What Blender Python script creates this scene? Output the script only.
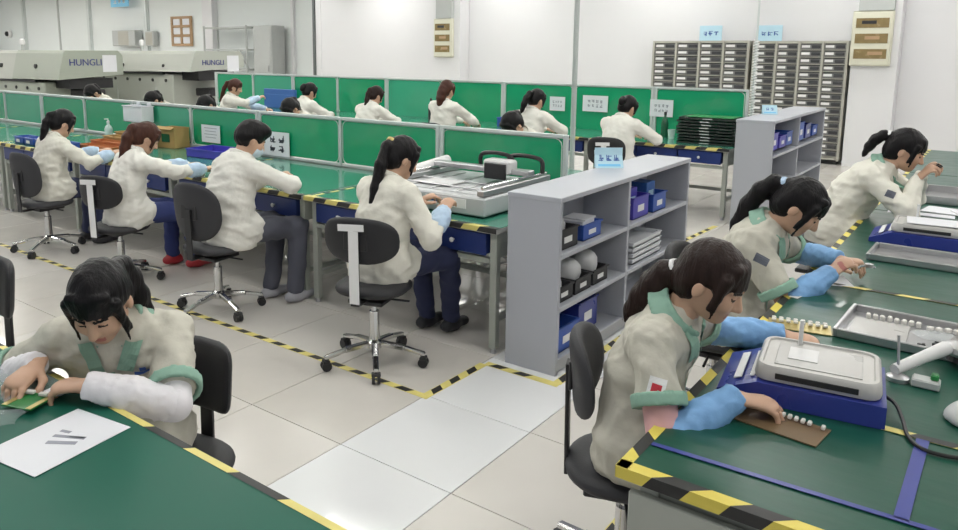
import bpy, math, random
import numpy as np
from mathutils import Vector, Matrix
from mathutils.bvhtree import BVHTree

random.seed(7)
for _o in list(bpy.data.objects):
    bpy.data.objects.remove(_o, do_unlink=True)
SC = bpy.context.scene
COL = SC.collection
PI = math.pi
R = math.radians

# ------------------------------------------------------------------ camera, world, exposure
def setup_camera():
    W = 958.0
    f, cx, cy = 749.92, 436.22, 175.44
    pitch, roll, yaw = 0.1634, 0.0055, -0.6557
    fw = Vector((math.sin(yaw) * math.cos(pitch), math.cos(yaw) * math.cos(pitch), -math.sin(pitch)))
    rt = Vector((math.cos(yaw), -math.sin(yaw), 0))
    up = rt.cross(fw)
    rt2 = math.cos(roll) * rt + math.sin(roll) * up
    up2 = -math.sin(roll) * rt + math.cos(roll) * up
    cam = bpy.data.cameras.new('camera')
    ob = bpy.data.objects.new('camera', cam)
    COL.objects.link(ob)
    cam.sensor_fit = 'HORIZONTAL'
    cam.sensor_width = 36.0
    cam.lens = f / W * 36.0
    cam.shift_x = (479.0 - cx) / W
    cam.shift_y = (cy - 265.0) / W
    cam.clip_start = 0.05
    cam.clip_end = 200
    m = Matrix((rt2, up2, -fw)).transposed().to_4x4()
    m.translation = Vector((2.1812, -2.1593, 1.6926))
    ob.matrix_world = m
    SC.camera = ob
setup_camera()

world = bpy.data.worlds.new('world')
SC.world = world
world.use_nodes = True
_bg = world.node_tree.nodes['Background']
_bg.inputs[0].default_value = (0.93, 0.96, 1.0, 1)
_bg.inputs[1].default_value = 0.55  # even fill light, added to enter by the open side behind the camera
SC.view_settings.view_transform = 'Standard'
SC.view_settings.look = 'None'
SC.view_settings.gamma = 1.0
SC.view_settings.use_curve_mapping = False
SC.view_settings.exposure = -0.33
LAMP_STRENGTH = 23.0

# ------------------------------------------------------------------ materials
MATS = {}
def mat(name, color, rough=0.5, metal=0.0, var=0.06, nscale=8.0, bump=0.0, bscale=60.0, coat=0.0,
        alpha=1.0, trans=0.0, spec=0.5, stretch=None, rvar=0.1, detail=3.0):
    """procedural principled material: noise varies the colour and the gloss, a second noise gives fine relief"""
    if name in MATS:
        return MATS[name]
    m = bpy.data.materials.new(name)
    m.use_nodes = True
    nt = m.node_tree
    b = nt.nodes['Principled BSDF']
    tc = nt.nodes.new('ShaderNodeTexCoord')
    mp = nt.nodes.new('ShaderNodeMapping')
    nt.links.new(tc.outputs['Object'], mp.inputs['Vector'])
    if stretch:
        mp.inputs['Scale'].default_value = stretch
    n = nt.nodes.new('ShaderNodeTexNoise')
    n.inputs['Scale'].default_value = nscale
    n.inputs['Detail'].default_value = detail
    nt.links.new(mp.outputs['Vector'], n.inputs['Vector'])
    mix = nt.nodes.new('ShaderNodeMix')
    mix.data_type = 'RGBA'
    c = Vector(color)
    mix.inputs[6].default_value = (*[max(0, x * (1 - var)) for x in c], 1)
    mix.inputs[7].default_value = (*[min(1, x * (1 + var)) for x in c], 1)
    nt.links.new(n.outputs['Fac'], mix.inputs[0])
    nt.links.new(mix.outputs[2], b.inputs['Base Color'])
    mr = nt.nodes.new('ShaderNodeMapRange')
    mr.inputs[3].default_value = max(0.02, rough - rvar)
    mr.inputs[4].default_value = min(1.0, rough + rvar)
    nt.links.new(n.outputs['Fac'], mr.inputs[0])
    nt.links.new(mr.outputs[0], b.inputs['Roughness'])
    b.inputs['Metallic'].default_value = metal
    b.inputs['Coat Weight'].default_value = coat
    b.inputs['Alpha'].default_value = alpha
    b.inputs['Transmission Weight'].default_value = trans
    b.inputs['Specular IOR Level'].default_value = spec
    if bump > 0:
        n2 = nt.nodes.new('ShaderNodeTexNoise')
        n2.inputs['Scale'].default_value = bscale
        n2.inputs['Detail'].default_value = 3
        nt.links.new(mp.outputs['Vector'], n2.inputs['Vector'])
        bp = nt.nodes.new('ShaderNodeBump')
        bp.inputs['Strength'].default_value = bump
        bp.inputs['Distance'].default_value = 0.01
        nt.links.new(n2.outputs['Fac'], bp.inputs['Height'])
        nt.links.new(bp.outputs['Normal'], b.inputs['Normal'])
    MATS[name] = m
    return m

def emit(name, color, strength):
    m = bpy.data.materials.new(name)
    m.use_nodes = True
    b = m.node_tree.nodes['Principled BSDF']
    b.inputs['Base Color'].default_value = (*color, 1)
    b.inputs['Emission Color'].default_value = (*color, 1)
    b.inputs['Emission Strength'].default_value = strength
    return m

M = {}
M['wall'] = mat('wall_paint', (0.735, 0.735, 0.75), 0.6, var=0.02, nscale=1.5, bump=0.02, bscale=90)
M['wall2'] = mat('wall_panel_paint', (0.74, 0.78, 0.77), 0.5, var=0.03, nscale=1.0)
M['ceil'] = mat('ceiling_paint', (0.82, 0.82, 0.80), 0.8, var=0.02)
M['tile'] = mat('tile_beige', (0.68, 0.65, 0.61), 0.2, var=0.05, nscale=3, spec=0.5, rvar=0.08, coat=0.2)
M['tile2'] = mat('tile_beige_dark', (0.63, 0.60, 0.555), 0.22, var=0.06, nscale=4, rvar=0.08, coat=0.2)
M['tilew'] = mat('tile_white', (0.78, 0.79, 0.80), 0.22, var=0.03, nscale=3, rvar=0.08, coat=0.2)
M['grout'] = mat('grout', (0.20, 0.185, 0.17), 0.9)
M['yellow'] = mat('yellow_tape', (0.72, 0.63, 0.20), 0.5, var=0.14, nscale=14)
M['black_tape'] = mat('black_tape', (0.025, 0.025, 0.025), 0.5, var=0.3, nscale=20)
M['yellow2'] = mat('yellow_edge_tape', (0.70, 0.58, 0.10), 0.45, var=0.1, nscale=14)
M['bluetape'] = mat('blue_tape', (0.045, 0.06, 0.27), 0.35, var=0.15, nscale=20)
M['mat_row'] = mat('green_mat_row', (0.055, 0.27, 0.185), 0.16, var=0.08, nscale=6, coat=0.4, rvar=0.06)
M['mat_right'] = mat('green_mat_film', (0.008, 0.072, 0.046), 0.33, var=0.15, nscale=5, coat=0.12, rvar=0.10, spec=0.4, bump=0.16, bscale=4, stretch=(3, 0.9, 1))
M['mat_left'] = mat('green_mat_smooth', (0.008, 0.105, 0.070), 0.46, var=0.10, nscale=4, coat=0.0, spec=0.3)
M['greypaint'] = mat('grey_green_paint', (0.38, 0.40, 0.36), 0.4, var=0.04)
M['benchboard'] = mat('bench_board', (0.42, 0.42, 0.40), 0.5)
M['bluedrawer'] = mat('blue_drawer', (0.015, 0.035, 0.17), 0.35, var=0.1)
M['knob'] = mat('white_knob', (0.75, 0.75, 0.75), 0.3)
M['alu'] = mat('aluminium_frame', (0.62, 0.66, 0.65), 0.32, metal=0.35, var=0.04)
M['greenpanel'] = mat('green_acrylic', (0.008, 0.31, 0.14), 0.18, var=0.08, nscale=2.5, coat=0.5, rvar=0.06)
M['greenpanel2'] = mat('green_acrylic_faded', (0.050, 0.37, 0.22), 0.18, var=0.08, nscale=2.5, coat=0.5, rvar=0.06)
M['shelf'] = mat('shelf_grey_paint', (0.42, 0.435, 0.48), 0.38, var=0.03, nscale=3)
M['cabgrey'] = mat('cabinet_paint', (0.42, 0.41, 0.36), 0.4)
M['cabdark'] = mat('drawer_dark', (0.045, 0.045, 0.05), 0.35, var=0.25, nscale=5)
M['cabface'] = mat('drawer_face', (0.20, 0.20, 0.20), 0.3, var=0.2, nscale=6)
M['label'] = mat('label_white', (0.80, 0.80, 0.80), 0.5)
M['paper'] = mat('paper', (0.74, 0.75, 0.79), 0.6, var=0.03)
M['ink'] = mat('ink', (0.10, 0.11, 0.14), 0.6)
M['inkblue'] = mat('ink_blue', (0.05, 0.12, 0.40), 0.6)
M['inkgrey'] = mat('ink_grey', (0.30, 0.31, 0.36), 0.6)
M['signblue'] = mat('sign_pale_blue', (0.50, 0.72, 0.84), 0.35)
M['signsky'] = mat('sign_sky_blue', (0.20, 0.58, 0.85), 0.4)
M['blackplastic'] = mat('black_plastic', (0.018, 0.018, 0.020), 0.42, bump=0.08, bscale=200)
M['blackfoam'] = mat('black_foam', (0.014, 0.014, 0.017), 0.55, bump=0.12, bscale=260)
M['greyfoam'] = mat('charcoal_foam', (0.032, 0.032, 0.037), 0.6, bump=0.12, bscale=220)
M['chrome'] = mat('chrome', (0.62, 0.62, 0.62), 0.16, metal=1.0, rvar=0.05)
M['steel'] = mat('brushed_steel', (0.50, 0.50, 0.51), 0.32, metal=0.85, var=0.08, nscale=10)
M['oven'] = mat('oven_paint', (0.36, 0.395, 0.335), 0.4, var=0.03)
M['oven2'] = mat('oven_paint_pale', (0.43, 0.45, 0.405), 0.4, var=0.03)
M['navy'] = mat('logo_navy', (0.04, 0.05, 0.22), 0.4)
M['fuse'] = mat('fuse_box_cream', (0.66, 0.65, 0.53), 0.4)
M['fusewin'] = mat('fuse_window', (0.24, 0.175, 0.075), 0.25, var=0.3, nscale=12)
M['conduit'] = mat('conduit_grey', (0.45, 0.47, 0.46), 0.5)
M['skin'] = mat('skin', (0.58, 0.36, 0.25), 0.5, var=0.05, nscale=12)
M['lip'] = mat('lip', (0.45, 0.16, 0.14), 0.45)
M['hair'] = mat('hair_black', (0.006, 0.005, 0.006), 0.42, var=0.5, nscale=25, bump=0.35, bscale=45, stretch=(3, 3, 0.35), spec=0.22)
M['hairbrown'] = mat('hair_dark_brown', (0.020, 0.010, 0.008), 0.4, var=0.5, nscale=25, bump=0.35, bscale=45, stretch=(3, 3, 0.35), spec=0.22)
M['hairred'] = mat('hair_reddish_brown', (0.060, 0.022, 0.014), 0.42, var=0.5, nscale=25, bump=0.35, bscale=45, stretch=(3, 3, 0.35), spec=0.22)
M['cream'] = mat('jacket_cream', (0.74, 0.72, 0.64), 0.8, var=0.05, nscale=6, bump=0.45, bscale=22)
M['cream2'] = mat('jacket_pale', (0.77, 0.755, 0.70), 0.8, var=0.05, nscale=6, bump=0.45, bscale=22)
M['khaki'] = mat('jacket_khaki', (0.55, 0.53, 0.455), 0.8, var=0.06, nscale=6, bump=0.45, bscale=22)
M['mint'] = mat('collar_mint', (0.25, 0.42, 0.33), 0.75, var=0.06, bump=0.15, bscale=40)
M['trouser'] = mat('trousers_navy', (0.022, 0.028, 0.075), 0.8, var=0.15, bump=0.2, bscale=25)
M['trouserblue'] = mat('trousers_blue', (0.030, 0.045, 0.17), 0.8, var=0.15, bump=0.2, bscale=25)
M['trousergrey'] = mat('trousers_slate', (0.085, 0.088, 0.115), 0.8, var=0.15, bump=0.2, bscale=25)
M['sleeveblue'] = mat('sleeve_blue', (0.20, 0.40, 0.70), 0.6, var=0.12, nscale=12, bump=0.3, bscale=30)
M['sleevepale'] = mat('sleeve_pale_blue', (0.46, 0.60, 0.77), 0.6, var=0.08, nscale=12, bump=0.3, bscale=30)
M['sleevewhite'] = mat('sleeve_white', (0.78, 0.76, 0.79), 0.7, var=0.04, bump=0.2, bscale=30)
M['pink'] = mat('sleeve_pink', (0.66, 0.38, 0.38), 0.7)
M['shoe'] = mat('shoe_black', (0.02, 0.02, 0.025), 0.5)
M['shoered'] = mat('shoe_red', (0.42, 0.025, 0.035), 0.5)
M['shoegrey'] = mat('shoe_grey', (0.42, 0.42, 0.46), 0.6)
M['maskblue'] = mat('mask_pale_blue', (0.55, 0.66, 0.75), 0.7)
M['bluebin'] = mat('blue_bin', (0.035, 0.10, 0.42), 0.4, var=0.1)
M['purplebin'] = mat('violet_bin', (0.07, 0.06, 0.45), 0.35, var=0.15)
M['bluebox'] = mat('blue_folder', (0.045, 0.14, 0.42), 0.45)
M['blackbin'] = mat('black_bin', (0.03, 0.03, 0.033), 0.5)
M['whitefilm'] = mat('white_film', (0.66, 0.67, 0.68), 0.35, var=0.08, bump=0.3, bscale=25)
M['foamwhite'] = mat('foam_white', (0.74, 0.76, 0.80), 0.6)
M['machine'] = mat('machine_grey', (0.50, 0.51, 0.52), 0.35)
M['machinelight'] = mat('machine_pale', (0.66, 0.66, 0.66), 0.35)
M['deviceblue'] = mat('device_blue', (0.030, 0.045, 0.26), 0.3, var=0.08)
M['devicegrey'] = mat('device_grey', (0.50, 0.49, 0.47), 0.35, var=0.05)
M['devicetray'] = mat('device_tray_grey', (0.42, 0.415, 0.40), 0.3, var=0.06)
M['pcbbrown'] = mat('pcb_brown', (0.18, 0.12, 0.065), 0.4, var=0.2, nscale=30)
M['pcbgreen'] = mat('pcb_green', (0.02, 0.20, 0.05), 0.35, var=0.2, nscale=40)
M['gold'] = mat('pad_gold', (0.55, 0.45, 0.18), 0.35, metal=0.6)
M['component'] = mat('component_white', (0.72, 0.70, 0.66), 0.4)
M['cardboard'] = mat('cardboard', (0.42, 0.27, 0.10), 0.7, var=0.1)
M['orange'] = mat('orange_part', (0.48, 0.16, 0.05), 0.6, var=0.2, nscale=30)
M['wood'] = mat('wood_frame', (0.42, 0.27, 0.15), 0.6, var=0.15)
M['cable'] = mat('cable_black', (0.012, 0.012, 0.012), 0.4)
M['cablewhite'] = mat('cable_white', (0.55, 0.56, 0.58), 0.4)
M['bottlegreen'] = mat('bottle_green', (0.015, 0.10, 0.05), 0.2)
M['bottlewhite'] = mat('bottle_white', (0.60, 0.74, 0.70), 0.3)
M['traygreen'] = mat('tray_stack_black', (0.020, 0.026, 0.024), 0.35)
M['plasticclear'] = mat('clear_plastic', (0.80, 0.86, 0.88), 0.10, alpha=0.20, bump=0.9, bscale=14, rvar=0.05)
M['frost'] = mat('dark_line', (0.10, 0.11, 0.11), 0.5)
M['red'] = mat('badge_red', (0.55, 0.03, 0.05), 0.5)
M['lampbody'] = mat('lamp_housing', (0.8, 0.8, 0.8), 0.5)
M['lamp'] = emit('lamp_tube', (1.0, 0.985, 0.95), LAMP_STRENGTH)

# ------------------------------------------------------------------ mesh builder
class MB:
    def __init__(self):
        self.v = []
        self.f = []
        self.m = []
    def add(self, vs, fs, mi=0):
        o = len(self.v)
        self.v += [tuple(x) for x in vs]
        self.f += [tuple(i + o for i in q) for q in fs]
        self.m += [mi] * len(fs)
        return self
    def box(self, c, s, rz=0.0, bev=0.0, mi=0, mtx=None):
        hx, hy, hz = s[0] / 2, s[1] / 2, s[2] / 2
        if bev <= 0:
            vs = [(x, y, z) for z in (-hz, hz) for y in (-hy, hy) for x in (-hx, hx)]
            fs = [(0, 2, 3, 1), (4, 5, 7, 6), (0, 1, 5, 4), (2, 6, 7, 3), (0, 4, 6, 2), (1, 3, 7, 5)]
        else:
            b = min(bev, hx * .95, hy * .95, hz * .95)
            vs, fs, idx = [], [], {}
            for sx in (-1, 1):
                for sy in (-1, 1):
                    for sz in (-1, 1):
                        for ax in range(3):
                            p = [sx * (hx - b), sy * (hy - b), sz * (hz - b)]
                            p[ax] = (sx, sy, sz)[ax] * (hx, hy, hz)[ax]
                            idx[(sx, sy, sz, ax)] = len(vs)
                            vs.append(tuple(p))
            def quad(a, b_, c_, d_):
                P = [Vector(vs[i]) for i in (a, b_, c_, d_)]
                n = (P[1] - P[0]).cross(P[2] - P[0])
                cen = (P[0] + P[1] + P[2] + P[3]) / 4
                fs.append((a, b_, c_, d_) if n.dot(cen) > 0 else (d_, c_, b_, a))
            for ax in range(3):
                o1, o2 = [i for i in range(3) if i != ax]
                for s_ in (-1, 1):
                    ks = []
                    for a_, b_ in ((-1, -1), (1, -1), (1, 1), (-1, 1)):
                        k = [0, 0, 0]
                        k[ax] = s_
                        k[o1] = a_
                        k[o2] = b_
                        ks.append(idx[(*k, ax)])
                    quad(*ks)
            for ax in range(3):
                o1, o2 = [i for i in range(3) if i != ax]
                for a_ in (-1, 1):
                    for b_ in (-1, 1):
                        k0 = [0, 0, 0]
                        k0[o1] = a_
                        k0[o2] = b_
                        k1 = list(k0)
                        k0[ax], k1[ax] = -1, 1
                        quad(idx[(*k0, o1)], idx[(*k1, o1)], idx[(*k1, o2)], idx[(*k0, o2)])
            for sx in (-1, 1):
                for sy in (-1, 1):
                    for sz in (-1, 1):
                        t = [idx[(sx, sy, sz, a)] for a in range(3)]
                        P = [Vector(vs[i]) for i in t]
                        n = (P[1] - P[0]).cross(P[2] - P[0])
                        fs.append(tuple(t) if n.dot(P[0]) > 0 else tuple(reversed(t)))
        mt = Matrix.Translation(Vector(c)) @ Matrix.Rotation(rz, 4, 'Z')
        if mtx is not None:
            mt = mt @ mtx.to_4x4()
        return self.add([mt @ Vector(p) for p in vs], fs, mi)
    def bar(self, a, b, w, h, mi=0, bev=0.0):
        """rectangular bar from a to b, w across, h up"""
        a, b = Vector(a), Vector(b)
        d = b - a
        L = d.length
        x = d / L
        ref = Vector((0, 0, 1)) if abs(x.z) < 0.95 else Vector((0, 1, 0))
        y = ref.cross(x).normalized()
        z = x.cross(y)
        return self.box((a + b) / 2, (L, w, h), 0, bev, mi, Matrix((x, y, z)).transposed())
    def cyl(self, a, b, r0, r1=None, n=14, mi=0, caps=True):
        r1 = r0 if r1 is None else r1
        a, b = Vector(a), Vector(b)
        d = (b - a).normalized()
        ref = Vector((0, 0, 1)) if abs(d.z) < 0.9 else Vector((1, 0, 0))
        x = ref.cross(d).normalized()
        y = d.cross(x)
        vs = []
        for p, r in ((a, r0), (b, r1)):
            for i in range(n):
                t = 2 * PI * i / n
                vs.append(p + (x * math.cos(t) + y * math.sin(t)) * r)
        fs = [(i, (i + 1) % n, n + (i + 1) % n, n + i) for i in range(n)]
        if caps:
            fs += [tuple(reversed(range(n))), tuple(range(n, 2 * n))]
        return self.add(vs, fs, mi)
    def tube(self, pts, r, n=8, mi=0, closed=False):
        P = [Vector(p) for p in pts]
        N = len(P)
        rr = r if isinstance(r, (list, tuple)) else [r] * N
        vs = []
        prev = None
        for i in range(N):
            if closed:
                d = P[(i + 1) % N] - P[i - 1]
            else:
                d = P[min(i + 1, N - 1)] - P[max(i - 1, 0)]
            d.normalize()
            if prev is None:
                ref = Vector((0, 0, 1)) if abs(d.z) < 0.9 else Vector((1, 0, 0))
                x = ref.cross(d).normalized()
            else:
                x = (prev - d * prev.dot(d)).normalized()
            prev = x
            y = d.cross(x)
            for k in range(n):
                t = 2 * PI * k / n
                vs.append(P[i] + (x * math.cos(t) + y * math.sin(t)) * rr[i])
        fs = []
        for i in range(N if closed else N - 1):
            j = (i + 1) % N
            for k in range(n):
                k2 = (k + 1) % n
                fs.append((i * n + k, i * n + k2, j * n + k2, j * n + k))
        if not closed:
            fs += [tuple(reversed(range(n))), tuple(range((N - 1) * n, N * n))]
        return self.add(vs, fs, mi)
    def lathe(self, prof, c=(0, 0, 0), n=20, mi=0, mtx=None):
        """prof: (r, z) from bottom to top"""
        c = Vector(c)
        vs, fs = [], []
        for r, z in prof:
            for i in range(n):
                t = 2 * PI * i / n
                p = Vector((r * math.cos(t), r * math.sin(t), z))
                if mtx is not None:
                    p = mtx @ p
                vs.append(c + p)
        for j in range(len(prof) - 1):
            for i in range(n):
                i2 = (i + 1) % n
                fs.append((j * n + i, j * n + i2, (j + 1) * n + i2, (j + 1) * n + i))
        fs.append(tuple(reversed(range(n))))
        fs.append(tuple(range((len(prof) - 1) * n, len(prof) * n)))
        return self.add(vs, fs, mi)
    def prism(self, poly, z0, z1, mi=0, mtx=None):
        n = len(poly)
        vs = [Vector((x, y, z0)) for x, y in poly] + [Vector((x, y, z1)) for x, y in poly]
        if mtx is not None:
            vs = [mtx @ v for v in vs]
        fs = [(i, (i + 1) % n, n + (i + 1) % n, n + i) for i in range(n)]
        fs += [tuple(reversed(range(n))), tuple(range(n, 2 * n))]
        return self.add(vs, fs, mi)
    def pad(self, a, b, ex, t, curve=0.0, c=(0, 0, 0), mtx=None, n=36, mi=0, dish=0.0):
        """superellipse cushion in the local x/z plane, thickness t along y; curve bends its sides forward"""
        rings = [0.0, .35, .65, .84, .94, .985, 1.0]
        vs, fs = [], []
        c = Vector(c)
        def pt(r, th, s):
            ct, st = math.cos(th), math.sin(th)
            x = a * r * math.copysign(abs(ct) ** (2 / ex), ct)
            z = b * r * math.copysign(abs(st) ** (2 / ex), st)
            y = s * t / 2 * max(0.0, 1 - r ** 8) ** 0.5 + curve * (x / a) ** 2 - (dish * (1 - r * r) if s > 0 else 0)
            p = Vector((x, y, z))
            return c + (mtx @ p if mtx is not None else p)
        for s in (1, -1):
            base = len(vs)
            for r in rings:
                for k in range(n):
                    vs.append(pt(max(r, 0.001), 2 * PI * k / n, s))
            for j in range(len(rings) - 1):
                for k in range(n):
                    k2 = (k + 1) % n
                    q = (base + j * n + k, base + j * n + k2, base + (j + 1) * n + k2, base + (j + 1) * n + k)
                    fs.append(q if s > 0 else tuple(reversed(q)))
            cap = tuple(base + k for k in range(n))
            fs.append(tuple(reversed(cap)) if s > 0 else cap)
        return self.add(vs, fs, mi)
    def mesh(self, name, mats, smooth=False):
        me = bpy.data.meshes.new(name)
        me.from_pydata(self.v, [], self.f)
        for m_ in (mats if isinstance(mats, (list, tuple)) else [mats]):
            me.materials.append(m_)
        if any(self.m):
            me.polygons.foreach_set('material_index', self.m)
        if smooth:
            me.polygons.foreach_set('use_smooth', [True] * len(me.polygons))
            try:
                me.set_sharp_from_angle(angle=R(40))
            except Exception:
                pass
        me.update()
        return me
    def build(self, name, mats, parent=None, loc=None, rz=0.0, smooth=False):
        return link(name, self.mesh(name, mats, smooth), parent, loc, rz)

def link(name, me, parent=None, loc=None, rz=0.0):
    o = bpy.data.objects.new(name, me)
    COL.objects.link(o)
    if parent is not None:
        o.parent = parent
    if loc is not None:
        o.location = loc
    if rz:
        o.rotation_euler = (0, 0, rz)
    return o
def tag(o, label=None, cat=None, group=None, kind=None):
    if label: o['label'] = label
    if cat: o['category'] = cat
    if group: o['group'] = group
    if kind: o['kind'] = kind
    return o
def thing(name, label, cat, loc=(0, 0, 0), rz=0.0, group=None):
    o = bpy.data.objects.new(name, None)
    o.empty_display_size = 0.1
    COL.objects.link(o)
    o.location = loc
    o.rotation_euler = (0, 0, rz)
    return tag(o, label, cat, group)
KIDS = {}
def copy_tree(o, parent=None, loc=None, rz=None, label=None, group=None):
    c = o.copy()
    COL.objects.link(c)
    if parent is not None:
        c.parent = parent
    for ch in o.children:
        copy_tree(ch, c)
    if loc is not None: c.location = loc
    if rz is not None: c.rotation_euler = (0, 0, rz)
    if label: c['label'] = label
    if group: c['group'] = group
    return c
def text_mesh(body, size, mat_, thick=0.002):
    cu = bpy.data.curves.new('lettering', 'FONT')
    cu.body = body
    cu.size = size
    cu.extrude = thick
    cu.align_x = 'CENTER'
    cu.align_y = 'CENTER'
    ob = bpy.data.objects.new('lettering', cu)
    COL.objects.link(ob)
    bpy.context.view_layer.update()
    me = bpy.data.meshes.new_from_object(ob.evaluated_get(bpy.context.evaluated_depsgraph_get()))
    bpy.data.objects.remove(ob, do_unlink=True)
    me.materials.clear()
    me.materials.append(mat_)
    return me
def glyphs(mb, cols, rows, w, h, cx, cz, y, seed, mi=0, pitch=None):
    """blocky strokes of illegible printed characters in the x/z plane, facing -y"""
    rnd = random.Random(seed)
    for i in range(cols):
        for j in range(rows):
            x0 = cx + (i - (cols - 1) / 2) * (pitch or w * 1.25)
            z0 = cz + ((rows - 1) / 2 - j) * h * 1.25
            t = w * 0.12
            for k in range(rnd.choice((2, 3, 3))):
                zz = z0 + h * rnd.uniform(-.42, .42)
                mb.box((x0 + rnd.uniform(-.08, .08) * w, y, zz), (w * rnd.uniform(.5, .95), .0012, t), mi=mi)
            for k in range(2):
                mb.box((x0 + w * rnd.uniform(-.38, .38), y, z0 + h * rnd.uniform(-.1, .1)), (t, .0012, h * rnd.uniform(.55, .9)), mi=mi)
            for k in range(2):
                a = rnd.choice((-1, 1)) * rnd.uniform(.5, 1.0)
                mb.box((x0 + w * rnd.uniform(-.2, .2), y, z0 - h * .15), (w * .55, .0012, t), mi=mi, mtx=Matrix.Rotation(a, 3, 'Y'))

# ------------------------------------------------------------------ setting: floor
def build_floor():
    T = 0.6
    m = MB().box((-14.0, 5.0, -0.03), (40.0, 18.0, 0.04))
    fl = m.build('floor', M['grout'])
    tag(fl, 'beige and white square ceramic floor tiles with dark joints', None, None, 'structure')
    tm = []
    for k, nm in enumerate(('tile', 'tile2', 'tilew')):
        tm.append(MB().box((0, 0, -0.005), (T - 0.004, T - 0.004, 0.010), bev=0.0012).mesh('tile', M[nm]))
    rnd = random.Random(3)
    cells = []
    camx, camy = 2.18 / T, -2.16 / T
    for i in range(-53, 10):
        for j in range(-6, 22):
            cells.append((math.hypot(i + .5 - camx, j + .5 - camy), i, j))
    # tiles that the bench aisle and the front of the room show
    def seen(i, j):
        x, y = (i + .5) * T, (j + .5) * T
        dx, dy = x - 2.18, y + 2.16
        dep = -.61 * dx + .79 * dy
        lat = .79 * dx + .61 * dy
        if dep < 1.0: return False
        u = lat / dep
        return -0.68 < u < 0.78 and 436 + 750 * u > -60
    cells.sort()
    rest = MB()
    n = 0
    for d, i, j in cells:
        k = 2 if i == 0 and j < 6 else (1 if rnd.random() < .35 else 0)
        if i == 2 and j < 3: k = 0
        if seen(i, j) and n < 290:
            o = link('tile', tm[k], fl, ((i + .5) * T, (j + .5) * T, 0))
            n += 1
        else:
            rest.box(((i + .5) * T, (j + .5) * T, -0.005), (T - 0.004, T - 0.004, 0.010), mi=k)
    o = rest.build('tiles', [M['tile'], M['tile2'], M['tilew']], fl)
    o['kind'] = 'stuff'
build_floor()

def struct(name, mb, m, label, parent=None):
    o = mb.build(name, m, parent)
    if parent is None:
        tag(o, label, None, None, 'structure')
    return o
ZC = 3.9
struct('wall_back', MB().box((-4.6, 11.11, ZC / 2), (14.3, 0.2, ZC)), M['wall'], 'plain white wall behind the parts cabinets')
struct('wall_right', MB().box((6.1, 5.0, ZC / 2), (0.2, 18.0, ZC)), M['wall'], 'plain white wall beyond the long green table')
struct('wall_back_left', MB().box((-22.5, 12.7, ZC / 2), (23.0, 0.2, ZC)), M['wall2'], 'pale grey panelled wall behind the ovens')
struct('wall_left', MB().box((-33.9, 4.5, ZC / 2), (0.2, 18.0, ZC)), M['wall2'], 'pale wall at the end of the hall')
struct('wall_side', MB().box((-11.65, 11.9, ZC / 2), (0.2, 1.8, ZC)), M['wall'], 'white return wall beside the grey locker')
struct('trim_1', MB().box((-11.77, 10.985, ZC / 2), (0.07, 0.05, ZC)), M['frost'], 'dark vertical edge strip of the white wall')
struct('trim_2', MB().box((-7.45, 10.84, ZC / 2), (0.72, 0.32, ZC)), M['wall'], 'white wall pillar carrying the smaller-looking fuse box')
struct('trim_3', MB().box((0.46, 10.84, ZC / 2), (0.60, 0.32, ZC)), M['wall'], 'white wall pillar beside the parts cabinets')
for k, x in enumerate((-30.78, -25.53, -21.72)):
    struct('trim_%d' % (4 + k), MB().box((x, 12.56, 1.9), (0.16, 0.10, 3.8)).box((x + .1, 12.58, 1.9), (0.05, 0.05, 3.8)), M['alu'],
           'pale vertical mullion on the panelled wall')
struct('trim_7', MB().box((-27.9, 12.585, 1.9), (0.10, 0.04, 3.8)), M['conduit'], 'thin grey joint strip of the panelled wall')
struct('trim_8', MB().box((-18.07, 12.5, 1.9), (0.5, 0.22, 3.8)), M['wall'], 'white column in front of the panelled wall')
struct('trim_9', MB().box((-12.9, 12.56, 1.9), (1.2, 0.08, 3.8)).box((-14.3, 12.56, 1.9), (.1, .1, 3.8)), M['wall'], 'white boarding next to the grey locker')
struct('ceiling', MB().box((-14.0, 5.0, ZC + .05), (40.0, 18.0, 0.1)), M['ceil'], 'white ceiling above the hall')

# ceiling lamps (the hall's own light); leftmost columns added to brighten the panelled wall
def ceiling_lamps():
    root = None
    n = 0
    for y in (-1.5, 0.9, 3.2, 5.5, 7.8, 10.1):
        for x in (3.6, 0.4, -2.8, -6.0, -9.2, -12.4, -15.6, -18.8, -22.0, -25.2, -28.4, -31.6):
            if y < -1 and x < -6: continue
            if root is None:
                root = thing('ceiling_lamp', 'long white fluorescent luminaire on the ceiling', 'lamp', (x, y, 3.5), 0, 'fluorescent ceiling lamps')
                MB().box((0, 0, 0.06), (1.5, 0.36, 0.08), bev=.01).build('housing', M['lampbody'], root)
                MB().box((0, 0, 0.01), (1.44, 0.30, 0.016)).build('diffuser', M['lamp'], root)
                b = MB()
                b.cyl((-.6, 0, .1), (-.6, 0, .40), .006, n=6).cyl((.6, 0, .1), (.6, 0, .40), .006, n=6)
                b.build('suspension', M['alu'], root)
            else:
                copy_tree(root, None, (x, y, 3.5), 0)
            n += 1
ceiling_lamps()

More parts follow.
